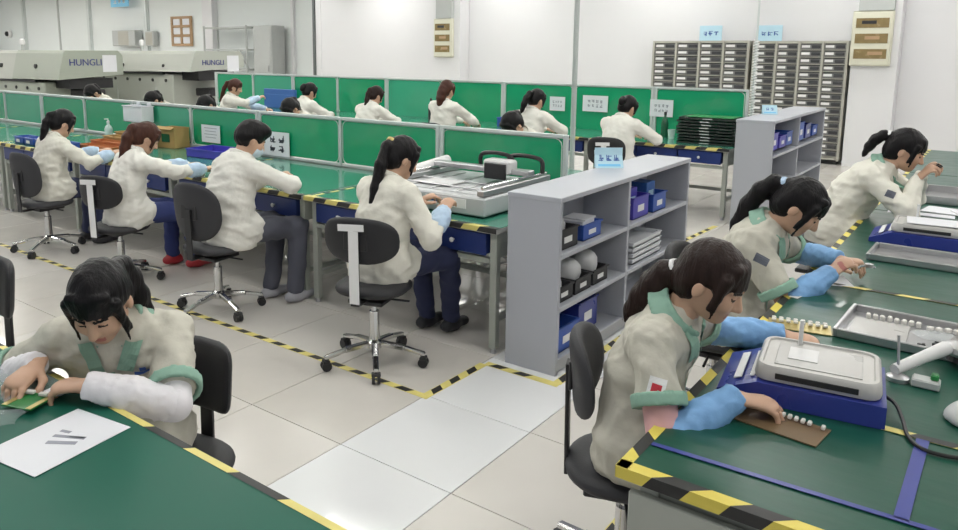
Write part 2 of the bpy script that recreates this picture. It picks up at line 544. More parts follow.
# ------------------------------------------------------------------ hazard tape on the floor
def tape(name, label, p0, p1, w, z, period=0.16, duty=0.5, group=None, th=0.0012, slant=0.6, dash_inset=0.16, parent=None, ymat='yellow'):
    p0, p1 = Vector((*p0, 0)), Vector((*p1, 0))
    d = p1 - p0
    L = d.length
    ang = math.atan2(d.y, d.x)
    mb = MB()
    mb.box((L / 2, 0, th / 2), (L, w, th))
    x = period * .3
    hw = w / 2 * (1 - dash_inset)
    while x + period * duty + slant * w < L:
        s = slant * w / 2
        mb.prism([(x - s, -hw), (x + period * duty - s, -hw), (x + period * duty + s, hw), (x + s, hw)], th, th + .0006, 1)
        x += period
    o = mb.build(name, [M[ymat], M['black_tape']], parent, (p0.x, p0.y, z), ang)
    if parent is None:
        tag(o, label, 'tape', group)
    return o
tape('floor_tape', 'long yellow and black floor tape running along the row of chairs in the aisle', (-9.5, .588), (0.03, .588), .044, .0, .16)
tape('floor_tape', 'short yellow and black floor tape joining the aisle tape to the shelf corner', (0.005, .60), (0.015, 1.095), .05, .0003, .15)
tape('floor_tape', 'yellow and black floor tape across the near end of the grey shelf', (0.02, 1.11), (0.47, 1.11), .05, .0006, .15)
tape('floor_tape', 'yellow and black floor tape along the open side of the grey shelf', (0.45, 1.12), (0.45, 3.3), .05, .0003, .15)
tape('floor_tape', 'yellow and black floor tape by the leg of the table with stacked trays', (-0.10, 4.3), (-0.05, 5.3), .05, .0, .17)
tape('floor_tape', 'yellow and black floor tape under the nearest swivel chair at the long table', (1.20, -.62), (1.20, .9), .06, .0, .17)

# ------------------------------------------------------------------ workbenches
def bench(label, w, d, loc, rz, matname='mat_row', H=0.74, drawers=3, front_tape=True, end_tape=False, group=None, tape_w=.035, lower=True,
          edge_period=.11, ymat='yellow', tw=0.04, end_panel=False, divider=False):
    """front edge on local y=0, depth towards +y, centred on x"""
    t = thing('workbench', label, 'workbench', loc, rz, group)
    MB().box((0, d / 2, H - .017), (w - .004, d, .028), bev=.004).build('tabletop', M['benchboard'], t)
    MB().box((0, d / 2, H - .0005), (w - .010, d - .008, .005), bev=.0015).build('green_mat', M[matname], t)
    leg = MB().box((0, 0, (H - .031 + .03) / 2), (.045, .045, H - .031 - .03), bev=.004).mesh('leg', M['greypaint'])
    foot = MB().cyl((0, 0, 0), (0, 0, .03), .02, .014, 10).mesh('foot', M['steel'])
    for sx in (-1, 1):
        for y in (.07, d - .06):
            o = link('leg', leg, t, (sx * (w / 2 - .05), y, 0))
            link('foot', foot, o)
    MB().box((0, .065, H - .20), (w - .15, .03, .03)).build('front_rail', M['greypaint'], t)
    MB().box((0, d - .06, H - .20), (w - .15, .03, .03)).build('back_rail', M['greypaint'], t)
    for sx in (-1, 1):
        MB().box((sx * (w / 2 - .05), d / 2, H - .11), (.022, d - .18, .155), bev=.003).build('side_apron', M['greypaint'], t)
        MB().box((sx * (w / 2 - .05), d / 2, .20), (.03, d - .18, .03)).build('side_stretcher', M['greypaint'], t)
    if lower:
        MB().box((0, d - .2, .20), (w - .13, .035, .035)).build('foot_rail', M['greypaint'], t)
    if drawers:
        dw = (w - .16) / drawers
        body = MB().box((0, .17, 0), (dw - .02, .32, .115), bev=.004).mesh('drawer', M['bluedrawer'])
        kn = MB().lathe([(.006, 0), (.007, .012), (.014, .018), (.015, .024), (.008, .029)], n=10, mtx=Matrix.Rotation(R(90), 3, 'X')).mesh('knob', M['knob'], True)
        fr = MB().box((0, .004, .0), (dw - .014, .012, .125), bev=.002).mesh('drawer_front', M['bluedrawer'])
        for k in range(drawers):
            o = link('drawer', body, t, (-w / 2 + .08 + dw * (k + .5), .03, H - .105))
            link('drawer_front', fr, o)
            link('knob', kn, o, (0, -.001, 0))
    def strip(p0, p1, nm, wd, per):
        mb = MB()
        p0, p1 = Vector(p0), Vector(p1)
        dd = p1 - p0
        L = dd.length
        dd.normalize()
        nrm = Vector((-dd.y, dd.x, 0))
        n = max(2, int(round(L / per)))
        sl = wd * 1.1
        for k in range(n):
            a = p0 + dd * (L * k / n)
            b = p0 + dd * (L * (k + 1) / n)
            sh0 = dd * (sl if k > 0 else 0)
            sh1 = dd * (sl if k < n - 1 else 0)
            mi = k % 2
            zt, zl = H + .0032, H - .026
            top = [a + Vector((0, 0, zt)), b + Vector((0, 0, zt)), b + sh1 + nrm * wd + Vector((0, 0, zt)), a + sh0 + nrm * wd + Vector((0, 0, zt))]
            e = -nrm * .0018
            lo0 = dd * (-.022 if k > 0 else 0)
            lo1 = dd * (-.022 if k < n - 1 else 0)
            side = [a + lo0 + e + Vector((0, 0, zl)), b + lo1 + e + Vector((0, 0, zl)), b + e + Vector((0, 0, zt)), a + e + Vector((0, 0, zt))]
            mb.add(top, [(0, 1, 2, 3)], mi)
            mb.add(side, [(0, 1, 2, 3)], mi)
            mb.add([side[3], side[2], top[1], top[0]], [(0, 1, 2, 3)], mi)
        mb.build(nm, [M[ymat], M['black_tape']], t)
    if front_tape:
        strip((-w / 2, 0, 0), (w / 2, 0, 0), 'edge_tape', tw, edge_period)
    if end_tape:
        strip((w / 2, 0, 0), (w / 2, d, 0), 'edge_tape', .034, .085)
    if end_panel:
        MB().box((w / 2 - .018, d / 2, (H - .06) / 2 + .03), (.02, d - .06, H - .11), bev=.003).build('end_panel', M['greypaint'], t)
    if divider:
        mb = MB()
        y = .05
        k = 0
        while y < d - .1:
            mb.box((-w / 2 + .05, y + .04, H + .0030), (.026, .09 if k % 2 == 0 else .05, .0012), mi=k % 2)
            y += .09 if k % 2 == 0 else .055
            k += 1
        mb.build('divider_tape', [M['yellow'], M['black_tape']], t)
    return t

BW = 1.55
names1 = ['with the grey desktop plotter on it', 'where the man in a mask works', 'with a blue plastic tray on it', 'with a brown carton',
          'with a spray bottle', 'farthest along']
for k in range(6):
    bench('green workbench with blue drawers in the near row, ' + names1[k], BW - .02, 1.05, (0.03 - BW * (k + .5), 1.19, 0), 0, divider=True)
for k in range(6):
    bench('green-topped workbench behind the near green partition, seen through the bench legs', BW - .02, 1.05, (0.03 - BW * (k + .5), 3.36, 0), PI,
          group='workbenches behind the near partition', front_tape=False, drawers=0)
names2 = ['with a stack of black trays', 'where a woman lies low', 'in front of printed sheets',
          'with a dark bottle', 'before a bending woman', 'holding a blue folder']
for k in range(6):
    bench('green workbench with blue drawers in the far row, ' + names2[k], BW - .02, .93, (-0.03 - BW * (k + .5), 5.55, 0), 0)
# the long table on the right: its working edge is x = 1.53
RT0 = -0.62
lens = [1.87, 1.87, 1.87, 1.87]
names3 = ['with the brown circuit board and striped end', 'under the dark blue scale', 'beyond the woman lifting her hands',
          'at the far end by the white wall']
yy = RT0
for k, L in enumerate(lens):
    bench('dark green film-covered long table section ' + names3[k], L - .004, 1.3, (1.53, yy + L / 2, 0), -PI / 2, 'mat_right', drawers=0,
          end_tape=(k == 0), end_panel=(k == 0), tw=.028, edge_period=.10, ymat='yellow2', lower=False)
    yy += L
bench('smooth dark green table where a woman with white sleeves works', 3.6, 1.15, (-.25, -1.18, 0), PI, 'mat_left', drawers=0, tw=.018, edge_period=.17, lower=False)

# tapes stuck on the long table
def flat_tape(label, p0, p1, w, z=.7446):
    p0, p1 = Vector((*p0, z)), Vector((*p1, z))
    o = MB().bar((0, 0, .0006), Vector((p1 - p0).xyz) + Vector((0, 0, .0006)), w, .0010).build('marking_tape', M['bluetape'], None, tuple(p0))
    tag(o, label, 'tape')
flat_tape('dark blue marking tape parallel to the striped near end of the long table', (1.56, -.475), (2.30, -.445), .016)
flat_tape('dark blue marking tape crossing the long table lengthwise beside the black cable', (2.083, -.452), (2.086, -.04), .028)
for lab, y0, x0 in (('yellow and black tape across the long table behind the metal tray of loose parts', 1.25, 1.53), ('yellow and black tape across the long table under the blue scale', -.03, 1.80)):
    tape('table_tape', lab, (x0, y0), (2.75, y0 + .01), .028, .7440, .20, .5, th=.0008, slant=.9, dash_inset=0, ymat='yellow')

# ------------------------------------------------------------------ partitions
def partition(label, y, x1, pitch, n, z0, z1, thick_every=2, zlow=None):
    t = thing('partition', label, 'partition', (x1 - pitch * n / 2, y, 0))
    off = pitch * n / 2
    post = MB().box((0, 0, (z0 + z1) / 2), (.028, .035, z1 - z0), bev=.004).mesh('post', M['alu'])
    post2 = MB().box((-.022, 0, (z0 + z1) / 2), (.030, .040, z1 - z0), bev=.004).box((.022, 0, (z0 + z1) / 2), (.030, .040, z1 - z0), bev=.004).box((0, 0, (z0 + z1) / 2), (.016, .02, z1 - z0)).mesh('post', M['alu'])
    rail_t = MB().box((0, 0, z1 - .012), (pitch - .03, .036, .026), bev=.004).mesh('top_rail', M['alu'])
    rail_b = MB().box((0, 0, z0 + .014), (pitch - .03, .032, .028), bev=.004).mesh('bottom_rail', M['alu'])
    pans = [MB().box((0, 0, (z0 + z1) / 2), (pitch - .03, .008, z1 - z0 - .05)).mesh('panel', M[c]) for c in ('greenpanel', 'greenpanel2')]
    gask = MB()
    hx, hz, zc_ = (pitch - .05) / 2, (z1 - z0 - .055) / 2, (z0 + z1) / 2
    pts = []
    r = .05
    for (cx_, cz_, a0) in ((hx - r, hz - r, 0), (-hx + r, hz - r, 90), (-hx + r, -hz + r, 180), (hx - r, -hz + r, 270)):
        for q in range(4):
            a = R(a0 + q * 30)
            pts.append((cx_ + r * math.cos(a), -.006, zc_ + cz_ + r * math.sin(a)))
    gask.tube(pts, .004, 5, closed=True)
    gm = gask.mesh('gasket', M['alu'])
    for k in range(n + 1):
        link('post', post2 if (k % thick_every == 1) else post, t, (off - pitch * k, 0, 0))
    for k in range(n):
        x = off - pitch * (k + .5)
        link('top_rail', rail_t, t, (x, 0, 0))
        link('bottom_rail', rail_b, t, (x, 0, 0))
        p = link('panel', pans[1 if k in (4, 7, 10) else 0], t, (x, 0, 0))
        link('gasket', gm, p)
    return t
partition('long green acrylic partition in aluminium frame on the near row of benches', 2.27, -.145, 1.04, 9, .745, 1.155)
partition('long green acrylic partition in aluminium frame behind the far row of benches', 6.505, -.165, 1.055, 9, .70, 1.30)

# ------------------------------------------------------------------ poles
def pole(label, x, y, r):
    t = thing('support_pole', label, 'pole', (x, y, 0))
    MB().cyl((0, 0, .0), (0, 0, 3.9), r, n=14).build('tube', M['conduit'], t, smooth=True)
    MB().cyl((0, 0, 0), (0, 0, .012), r * 3, n=16).build('floor_flange', M['steel'], t)
    return t
pole('slim grey pole rising behind the near partition end', -.71, 3.46, .022)
t = thing('air_hose_drop', 'thin pale pole with coiled hose in front of the parts cabinets', 'pole', (-.20, 6.85, 0))
MB().cyl((0, 0, 0), (0, 0, 3.9), .012, n=10).build('tube', M['alu'], t, smooth=True)
pts = [(.026 * math.cos(a * .9), .026 * math.sin(a * .9), .95 + a * .0045) for a in range(0, 200)]
MB().tube(pts, .008, 5).build('coiled_hose', M['label'], t, smooth=True)

# ------------------------------------------------------------------ shelf units
def shelf_unit(label, x0, x1, y0, y1, H, levels=3):
    t = thing('shelf_unit', label, 'shelf', (x0, y0, 0))
    W, D = x1 - x0, y1 - y0
    th = .028
    MB().box((W / 2, th / 2, H / 2), (W, th, H), bev=.003).build('side_panel', M['shelf'], t)
    MB().box((W / 2, D - th / 2, H / 2), (W, th, H), bev=.003).build('side_panel', M['shelf'], t)
    MB().box((W / 2, D / 2, H - th / 2 + .002), (W + .006, D + .006, th), bev=.003).build('top_panel', M['shelf'], t)
    MB().box((W / 2 - .004, D / 2, .045), (W - .012, D - 2 * th, .07), bev=.003).build('bottom_panel', M['shelf'], t)
    MB().box((.008, D / 2, H / 2), (.012, D - 2 * th, H - .06)).build('back_panel', M['shelf'], t)
    MB().box((W / 2, D * .46, H / 2 + .02), (W - .006, th, H - .08), bev=.003).build('divider', M['shelf'], t)
    for k in range(1, levels):
        z = .07 + (H - .10) * k / levels
        for a, b in ((th, D * .46 - th / 2), (D * .46 + th / 2, D - th)):
            MB().box((W / 2 + .004, (a + b) / 2, z), (W - .012, b - a - .002, .026), bev=.003).build('shelf_board', M['shelf'], t)
    return t
shelf_unit('low grey steel shelf with open compartments standing beside the desktop plotter bench', .09, .405, 1.19, 3.10, .96)
shelf_unit('low grey steel shelf with violet and blue boxes standing near the parts cabinets', .05, .40, 5.40, 7.75, 1.06)

def table_sign(label, x, y, z, rz, tilt, w, h, cols, seed, m='signblue'):
    t = thing('tent_sign', label, 'sign', (x, y, z), rz)
    rt_ = Matrix.Rotation(tilt, 3, 'X')
    MB().box((0, 0, 0), (w, .003, h)).build('card', M[m], t).location = rt_ @ Vector((0, 0, h / 2)) + Vector((0, 0, .001))
    t.children[0].rotation_euler = (tilt, 0, 0)
    b = MB()
    glyphs(b, cols, 1, w * .22, h * .42, 0, h * .1, -.0022, seed)
    b.box((0, -.0022, -h * .3), (w * .8, .0012, h * .12), mi=1)
    g = b.build('lettering', [M['inkblue'], M['signsky']], t.children[0])
    MB().box((0, 0, 0), (w, .003, h)).build('back_card', M[m], t).location = Vector((0, h * .45, h * .47))
    t.children[-1].rotation_euler = (-.5, 0, 0)
    return t
table_sign('pale blue printed sign leaning on top of the shelf by the plotter', .17, 2.28, .963, R(38), R(-42), .18, .13, 3, 4)
table_sign('small pale blue sign on top of the shelf near the parts cabinets', .16, 6.2, 1.063, R(30), R(-28), .15, .10, 2, 5)

# ------------------------------------------------------------------ parts cabinets
def parts_cabinet(label, x0, x1, y, H, ncol, nrow):
    t = thing('parts_cabinet', label, 'cabinet', ((x0 + x1) / 2, y, 0))
    W = x1 - x0
    D = .30
    b = MB()
    b.box((0, D / 2 + .06, H / 2 + .03), (W - .02, D - .10, H - .08))
    b.build('body', M['cabdark'], t)
    for k in range(ncol + 1):
        x = -W / 2 + .02 + (W - .04) * k / ncol
        MB().box((x, .04, H / 2 + .03), (.035, .09, H - .06), bev=.003).build('upright', M['cabgrey'], t)
    MB().box((0, D / 2, H - .02), (W, D, .04), bev=.004).build('top_panel', M['cabgrey'], t)
    MB().box((0, D / 2, .09), (W, D, .03), bev=.003).build('bottom_panel', M['cabgrey'], t)
    MB().box((0, D / 2 + .03, .04), (W - .1, D - .1, .075)).build('plinth', M['blackplastic'], t)
    MB().box((W / 2 - .008, D / 2, H / 2 + .03), (.014, D, H - .08)).build('side_panel', M['cabgrey'], t)
    MB().box((-W / 2 + .008, D / 2, H / 2 + .03), (.014, D, H - .08)).build('side_panel', M['cabgrey'], t)
    cw = (W - .04) / ncol - .042
    rh = (H - .15) / nrow
    dr = MB().box((0, .05, 0), (cw, .10, rh - .035), bev=.003).mesh('drawer', M['cabface'])
    sh = MB().box((0, .02, -rh / 2 + .006), (cw + .006, .06, .012)).mesh('runner', M['cabgrey'])
    lb = MB().box((0, 0, 0), (cw * .40, .004, rh * .34)).mesh('label_card', M['label'])
    cup = MB().box((0, -.006, 0), (cw * .42, .016, rh * .42), bev=.004).mesh('finger_pull', M['cabdark'])
    for i in range(ncol):
        x = -W / 2 + .02 + (W - .04) * (i + .5) / ncol
        for j in range(nrow):
            z = .115 + rh * (j + .5)
            o = link('drawer', dr, t, (x, .015, z))
            link('label_card', lb, o, (-cw * .25, -.003, .006))
            link('finger_pull', cup, o, (cw * .24, .002, .0))
            link('runner', sh, o, (0, 0, 0))
    return t
parts_cabinet('grey parts cabinet with many small labelled drawers, the one farther from the pillar', -2.93, -1.31, 10.66, 1.90, 4, 16)
parts_cabinet('grey parts cabinet with many small labelled drawers, next to the white pillar', -1.26, .12, 10.66, 1.89, 4, 16)
for k, (lab, x, sd) in enumerate((('pale blue printed sign standing on the parts cabinet away from the pillar', -1.99, 21), ('pale blue printed sign standing on the parts cabinet beside the pillar', -1.05, 22))):
    t = thing('cabinet_sign', lab, 'sign', (x, 10.80, 1.90 if k == 0 else 1.89))
    MB().box((0, 0, .125), (.37, .01, .25), bev=.003).build('board', M['signblue'], t)
    b = MB()
    glyphs(b, 3, 1, .075, .085, 0, .12, -.0065, sd)
    b.build('lettering', M['inkblue'], t)
    MB().box((0, .04, .01), (.2, .08, .012)).build('stand', M['alu'], t)

# ------------------------------------------------------------------ fuse boxes on the pillars
def fuse_box(label, x, z0, w, h):
    t = thing('fuse_box', label, 'fuse box', (x, 10.68, z0))
    MB().box((0, -.045, h / 2), (w, .09, h), bev=.012).build('case', M['fuse'], t)
    MB().box((0, -.094, h / 2), (w * .92, .012, h * .95), bev=.004).build('cover', M['fuse'], t)
    for k in range(3):
        z = h * (.22 + .28 * k)
        o = MB().box((0, -.102, z), (w * .80, .006, h * .175)).build('window', M['fusewin'], t)
        MB().box((w * (.12 - .1 * k), -.106, z + .01), (w * .36, .004, h * .06)).build('breaker_strip', M['blackplastic'] if k == 2 else M['wood'], o)
    MB().box((w * .06, -.05, h + .4), (w * .86, .10, .8), bev=.004).build('conduit_trunk', M['conduit'], t)
    return t
fuse_box('cream fuse box on the pillar that stands away from the parts cabinets', -7.48, 1.58, .48, .80)
fuse_box('cream fuse box with three amber windows on the pillar beside the parts cabinets', .41, 1.52, .53, .80)

# ------------------------------------------------------------------ reflow ovens
def oven(label, x1, y, L, mbody, lsize, zb, zs):
    """long front on local y=0, exit end (with lettering) on local x=0, running to -x"""
    t = thing('reflow_oven', label, 'oven', (x1, y, 0))
    D = 1.35
    MB().box((-L / 2 - .35, D / 2, .09 + (zs - .13) / 2), (L - .7, D - .1, zs - .13), bev=.02).build('base_cabinet', M[mbody], t)
    for x in (-.9, -L + .3):
        for yy_ in (.2, D - .2):
            MB().cyl((x, yy_, 0), (x, yy_, .1), .05, n=10).build('foot', M['blackplastic'], t)
    m3 = Matrix(((0, 0, 1), (1, 0, 0), (0, 1, 0)))
    prof = [(0.0, zs), (D, zs), (D, 1.58), (D - .10, 1.67), (.17, 1.67), (.13, 1.62)]
    MB().prism(prof, -L, -2.0, mtx=m3).build('tunnel_cover', M['oven2'], t)
    h = MB()
    p0 = [Vector((-1.99, a, b)) for a, b in [(-.01, zb), (D, zb), (D, 1.58), (D - .10, 1.68), (.16, 1.68), (.12, 1.62)]]
    p1 = [Vector((0.0, a, b)) for a, b in [(-.01, zb + .02), (D, zb + .10), (D, 1.58), (D - .10, 1.68), (.16, 1.68), (.12, 1.62)]]
    n_ = len(p0)
    h.add(p0 + p1, [(i, (i + 1) % n_, n_ + (i + 1) % n_, n_ + i) for i in range(n_)] + [tuple(reversed(range(n_))), tuple(range(n_, 2 * n_))])
    h.build('exit_hood', M[mbody], t)
    MB().box((-L / 2 - .3, .03, zs - .02), (L - 1.4, .06, .038)).build('tunnel_gap', M['blackplastic'], t)
    MB().box((-.42, D / 2 + .05, zs - .06), (.6, D - .45, .2)).build('conveyor_mouth', M['blackplastic'], t)
    MB().box((-.30, D / 2 + .05, .82), (.5, .5, .16), bev=.02).build('exit_guard', M['blackplastic'], t)
    for x in (-1.0, -2.6, -3.8, -5.0):
        MB().cyl((x, .02, 1.36), (x, .10, 1.36), .045, n=12).build('latch', M['blackplastic'], t)
    for k in range(7):
        MB().cyl((-.95 - .50 * k, .03, zs - .17), (-.95 - .50 * k, .06, zs - .17), .035, n=10).build('vent_plug', M['blackplastic'], t)
    for x in (-1.35, -2.9, -4.3):
        MB().box((x, .045, .5), (.014, .014, .8)).build('panel_joint', M['conduit'], t)
    lt = link('lettering', text_mesh('HUNGLI', lsize, M['navy'], .004), t, (.004, .56, 1.44))
    lt.rotation_euler = (R(90), 0, R(90))
    MB().box((.005, 1.06, 1.42), (.006, .30, .34)).build('notice', M['paper'], t)
    MB().cyl((-2.55, .5, 1.66), (-2.55, .5, 1.80), .03, n=10).build('lamp_stalk', M['conduit'], t)
    MB().lathe([(.05, 0), (.06, .05), (.05, .11), (.02, .13)], (-2.55, .5, 1.80), 12).build('signal_lamp', M['label'], t, smooth=True)
    return t
oven('grey-green reflow oven standing closer to the benches, behind the near partition', -12.6, 5.0, 6.5, 'oven', .185, 1.09, 1.08)
oven('grey-green reflow oven farther back, below the wooden card rack', -11.2, 7.0, 7.0, 'oven2', .15, 1.24, 1.23)
# ------------------------------------------------------------------ things along the panelled wall
t = thing('steel_cupboard', 'grey wall box mounted beside a mullion above the ovens', 'cupboard', (-22.75, 12.56, 1.83))
MB().box((0, -.15, .27), (1.45, .30, .54), bev=.02).build('case', M['conduit'], t)
MB().box((0.02, -.305, .27), (.66, .012, .48), bev=.004).build('door', M['cabgrey'], t)
t = thing('control_box', 'small grey control box on the wall by a mullion', 'box', (-21.3, 12.56, 1.83))
MB().box((0, -.1, .25), (.48, .2, .5), bev=.02).build('case', M['conduit'], t)
MB().box((0, -.205, .25), (.40, .01, .42), bev=.004).build('door', M['cabgrey'], t)
t = thing('card_rack', 'brown wooden card rack hanging on the wall above the ovens', 'rack', (-19.68, 12.58, 1.83))
for x in (-.52, 0, .52):
    MB().box((x, -.03, .48), (.09, .06, .96), bev=.005).build('upright', M['wood'], t)
for z in (.04, .34, .64, .92):
    MB().box((0, -.03, z), (1.1, .05, .08), bev=.005).build('crossbar', M['wood'], t)
for x in (-.26, .26):
    for z in (.19, .49, .78):
        MB().box((x, -.04, z), (.36, .01, .19)).build('card', M['paper'], t)
t = thing('wire_rack', 'grey metal storage rack standing by the white column', 'rack', (-16.5, 12.1, 0))
for x in (-1.0, 1.0):
    for y in (-.25, .25):
        MB().cyl((x, y, 0), (x, y, 2.42), .03, n=8).build('post', M['conduit'], t)
for z in (.5, 1.15, 1.72, 2.36):
    MB().box((0, 0, z), (2.0, .52, .05), bev=.008).build('shelf_board', M['conduit'], t)
MB().tube([(-.45, .26, 1.15), (.1, .26, 1.72)], .02, 6).build('brace', M['conduit'], t)
MB().tube([(.45, .26, 1.15), (-.1, .26, 1.72)], .02, 6).build('brace', M['conduit'], t)
t = thing('metal_locker', 'tall grey metal locker between the rack and white boarding', 'locker', (-14.93, 12.2, 0))
MB().box((0, 0, 1.2), (.80, .5, 2.4), bev=.015).build('body', M['conduit'], t)
MB().box((0, -.255, 1.25), (.72, .015, 2.2), bev=.004).build('door', M['conduit'], t)
MB().box((.26, -.27, 1.2), (.03, .025, .16), bev=.005).build('handle', M['steel'], t)
t = thing('hanging_sign', 'sky blue sign hanging high above the ovens', 'sign', (-22.9, 12.3, 3.18))
MB().box((0, 0, .25), (1.15, .02, .5), bev=.004).build('board', M['signsky'], t)
b = MB()
glyphs(b, 3, 1, .22, .2, 0, .2, -.012, 8)
b.build('lettering', M['label'], t)
MB().cyl((-.4, 0, .5), (-.4, 0, .75), .008, n=6).cyl((.4, 0, .5), (.4, 0, .75), .008, n=6).build('hanger', M['alu'], t)
for lab, x, z in (('small dark-and-white wall camera left on the panelled wall', -32.2, 2.35), ):
    t = thing('wall_camera', lab, 'camera', (x, 12.58, z))
    MB().lathe([(.16, 0), (.17, .06), (.12, .12)], n=14, mtx=Matrix.Rotation(R(90), 3, 'X')).build('mount', M['label'], t, smooth=True)
    MB().lathe([(.11, .10), (.10, .18), (.03, .22)], n=14, mtx=Matrix.Rotation(R(90), 3, 'X')).build('dome', M['blackplastic'], t, smooth=True)

# ------------------------------------------------------------------ swivel chairs
CH = {}
def chair(label, x, y, rz, back=(.19, .15, 2.6), backz=.74, seat=(.20, .19, 2.6), foam='blackfoam', bar='blackplastic', seat_z=.46, base_rz=0.3,
          tape_tag=False, back_y=-.20, chrome=True, tilt=.10, group=None):
    """chair facing local +y; backrest on the -y side"""
    t = thing('swivel_chair', label, 'chair', (x, y, 0), rz, group)
    if 'leg' not in CH:
        b = MB()
        b.bar((.03, 0, .115), (.17, 0, .10), .036, .030, bev=.006).bar((.165, 0, .10), (.285, 0, .072), .030, .024, bev=.006)
        CH['leg'] = b.mesh('base_leg', M['chrome'])
        c = MB()
        c.cyl((.275, -.022, .028), (.275, -.006, .028), .027, n=14).cyl((.275, .006, .028), (.275, .022, .028), .027, n=14)
        c.box((.275, 0, .052), (.036, .048, .018), bev=.004).cyl((.275, 0, .05), (.275, 0, .075), .008, n=8)
        CH['caster'] = c.mesh('caster', M['blackplastic'])
        h = MB().lathe([(.035, .085), (.045, .095), (.045, .125), (.030, .14), (.027, .20), (.027, .30)], n=18)
        CH['hub'] = h.mesh('hub', M['chrome'], True)
        CH['lift'] = MB().cyl((0, 0, .28), (0, 0, seat_z - .06), .016, n=14).mesh('gas_lift', M['chrome'], True)
        pl = MB().box((0, -.01, seat_z - .052), (.20, .22, .025), bev=.005).cyl((.06, 0, seat_z - .055), (.20, .02, seat_z - .06), .006, n=8)
        CH['plate'] = pl.mesh('seat_plate', M['blackplastic'])
    for k in range(5):
        lg = link('base_leg', CH['leg'], t, (0, 0, 0), base_rz + 2 * PI * k / 5)
        link('caster', CH['caster'], lg)
    link('hub', CH['hub'], t)
    link('gas_lift', CH['lift'], t)
    link('seat_plate', CH['plate'], t)
    mt = Matrix.Rotation(R(90), 3, 'X')
    MB().pad(seat[0], seat[1], seat[2], .062, c=(0, 0, seat_z - .008), mtx=mt, dish=0.0).build('seat', M[foam], t, smooth=True)
    a, bb, ex = back
    mtb = Matrix.Rotation(tilt, 3, 'X')
    MB().pad(a, bb, ex, .046, curve=.055, c=(0, back_y, backz), mtx=mtb).build('backrest', M[foam], t, smooth=True)
    br = MB()
    y2 = back_y - .027
    br.bar((0, -.06, seat_z - .05), (0, y2 + .01, seat_z - .05), .05, .012, bev=.002)
    br.bar((0, y2, seat_z - .055), (0, y2 - .006, backz + .02), .05, .012, bev=.002)
    br.box((0, y2 + .008, backz), (.13, .012, .09), bev=.003)
    br.build('back_bar', M[bar], t)
    if tape_tag:
        b = MB()
        b.bar((.0, y2 - .009, seat_z - .04), (.0, y2 - .018, backz + .06), .055, .003)
        b.bar((-.085, y2 - .020, backz + .075), (.06, y2 - .020, backz + .082), .003, .035)
        o = b.build('tape_label', M['label'], t)
        o.rotation_euler = (0, 0, 0)
    return t

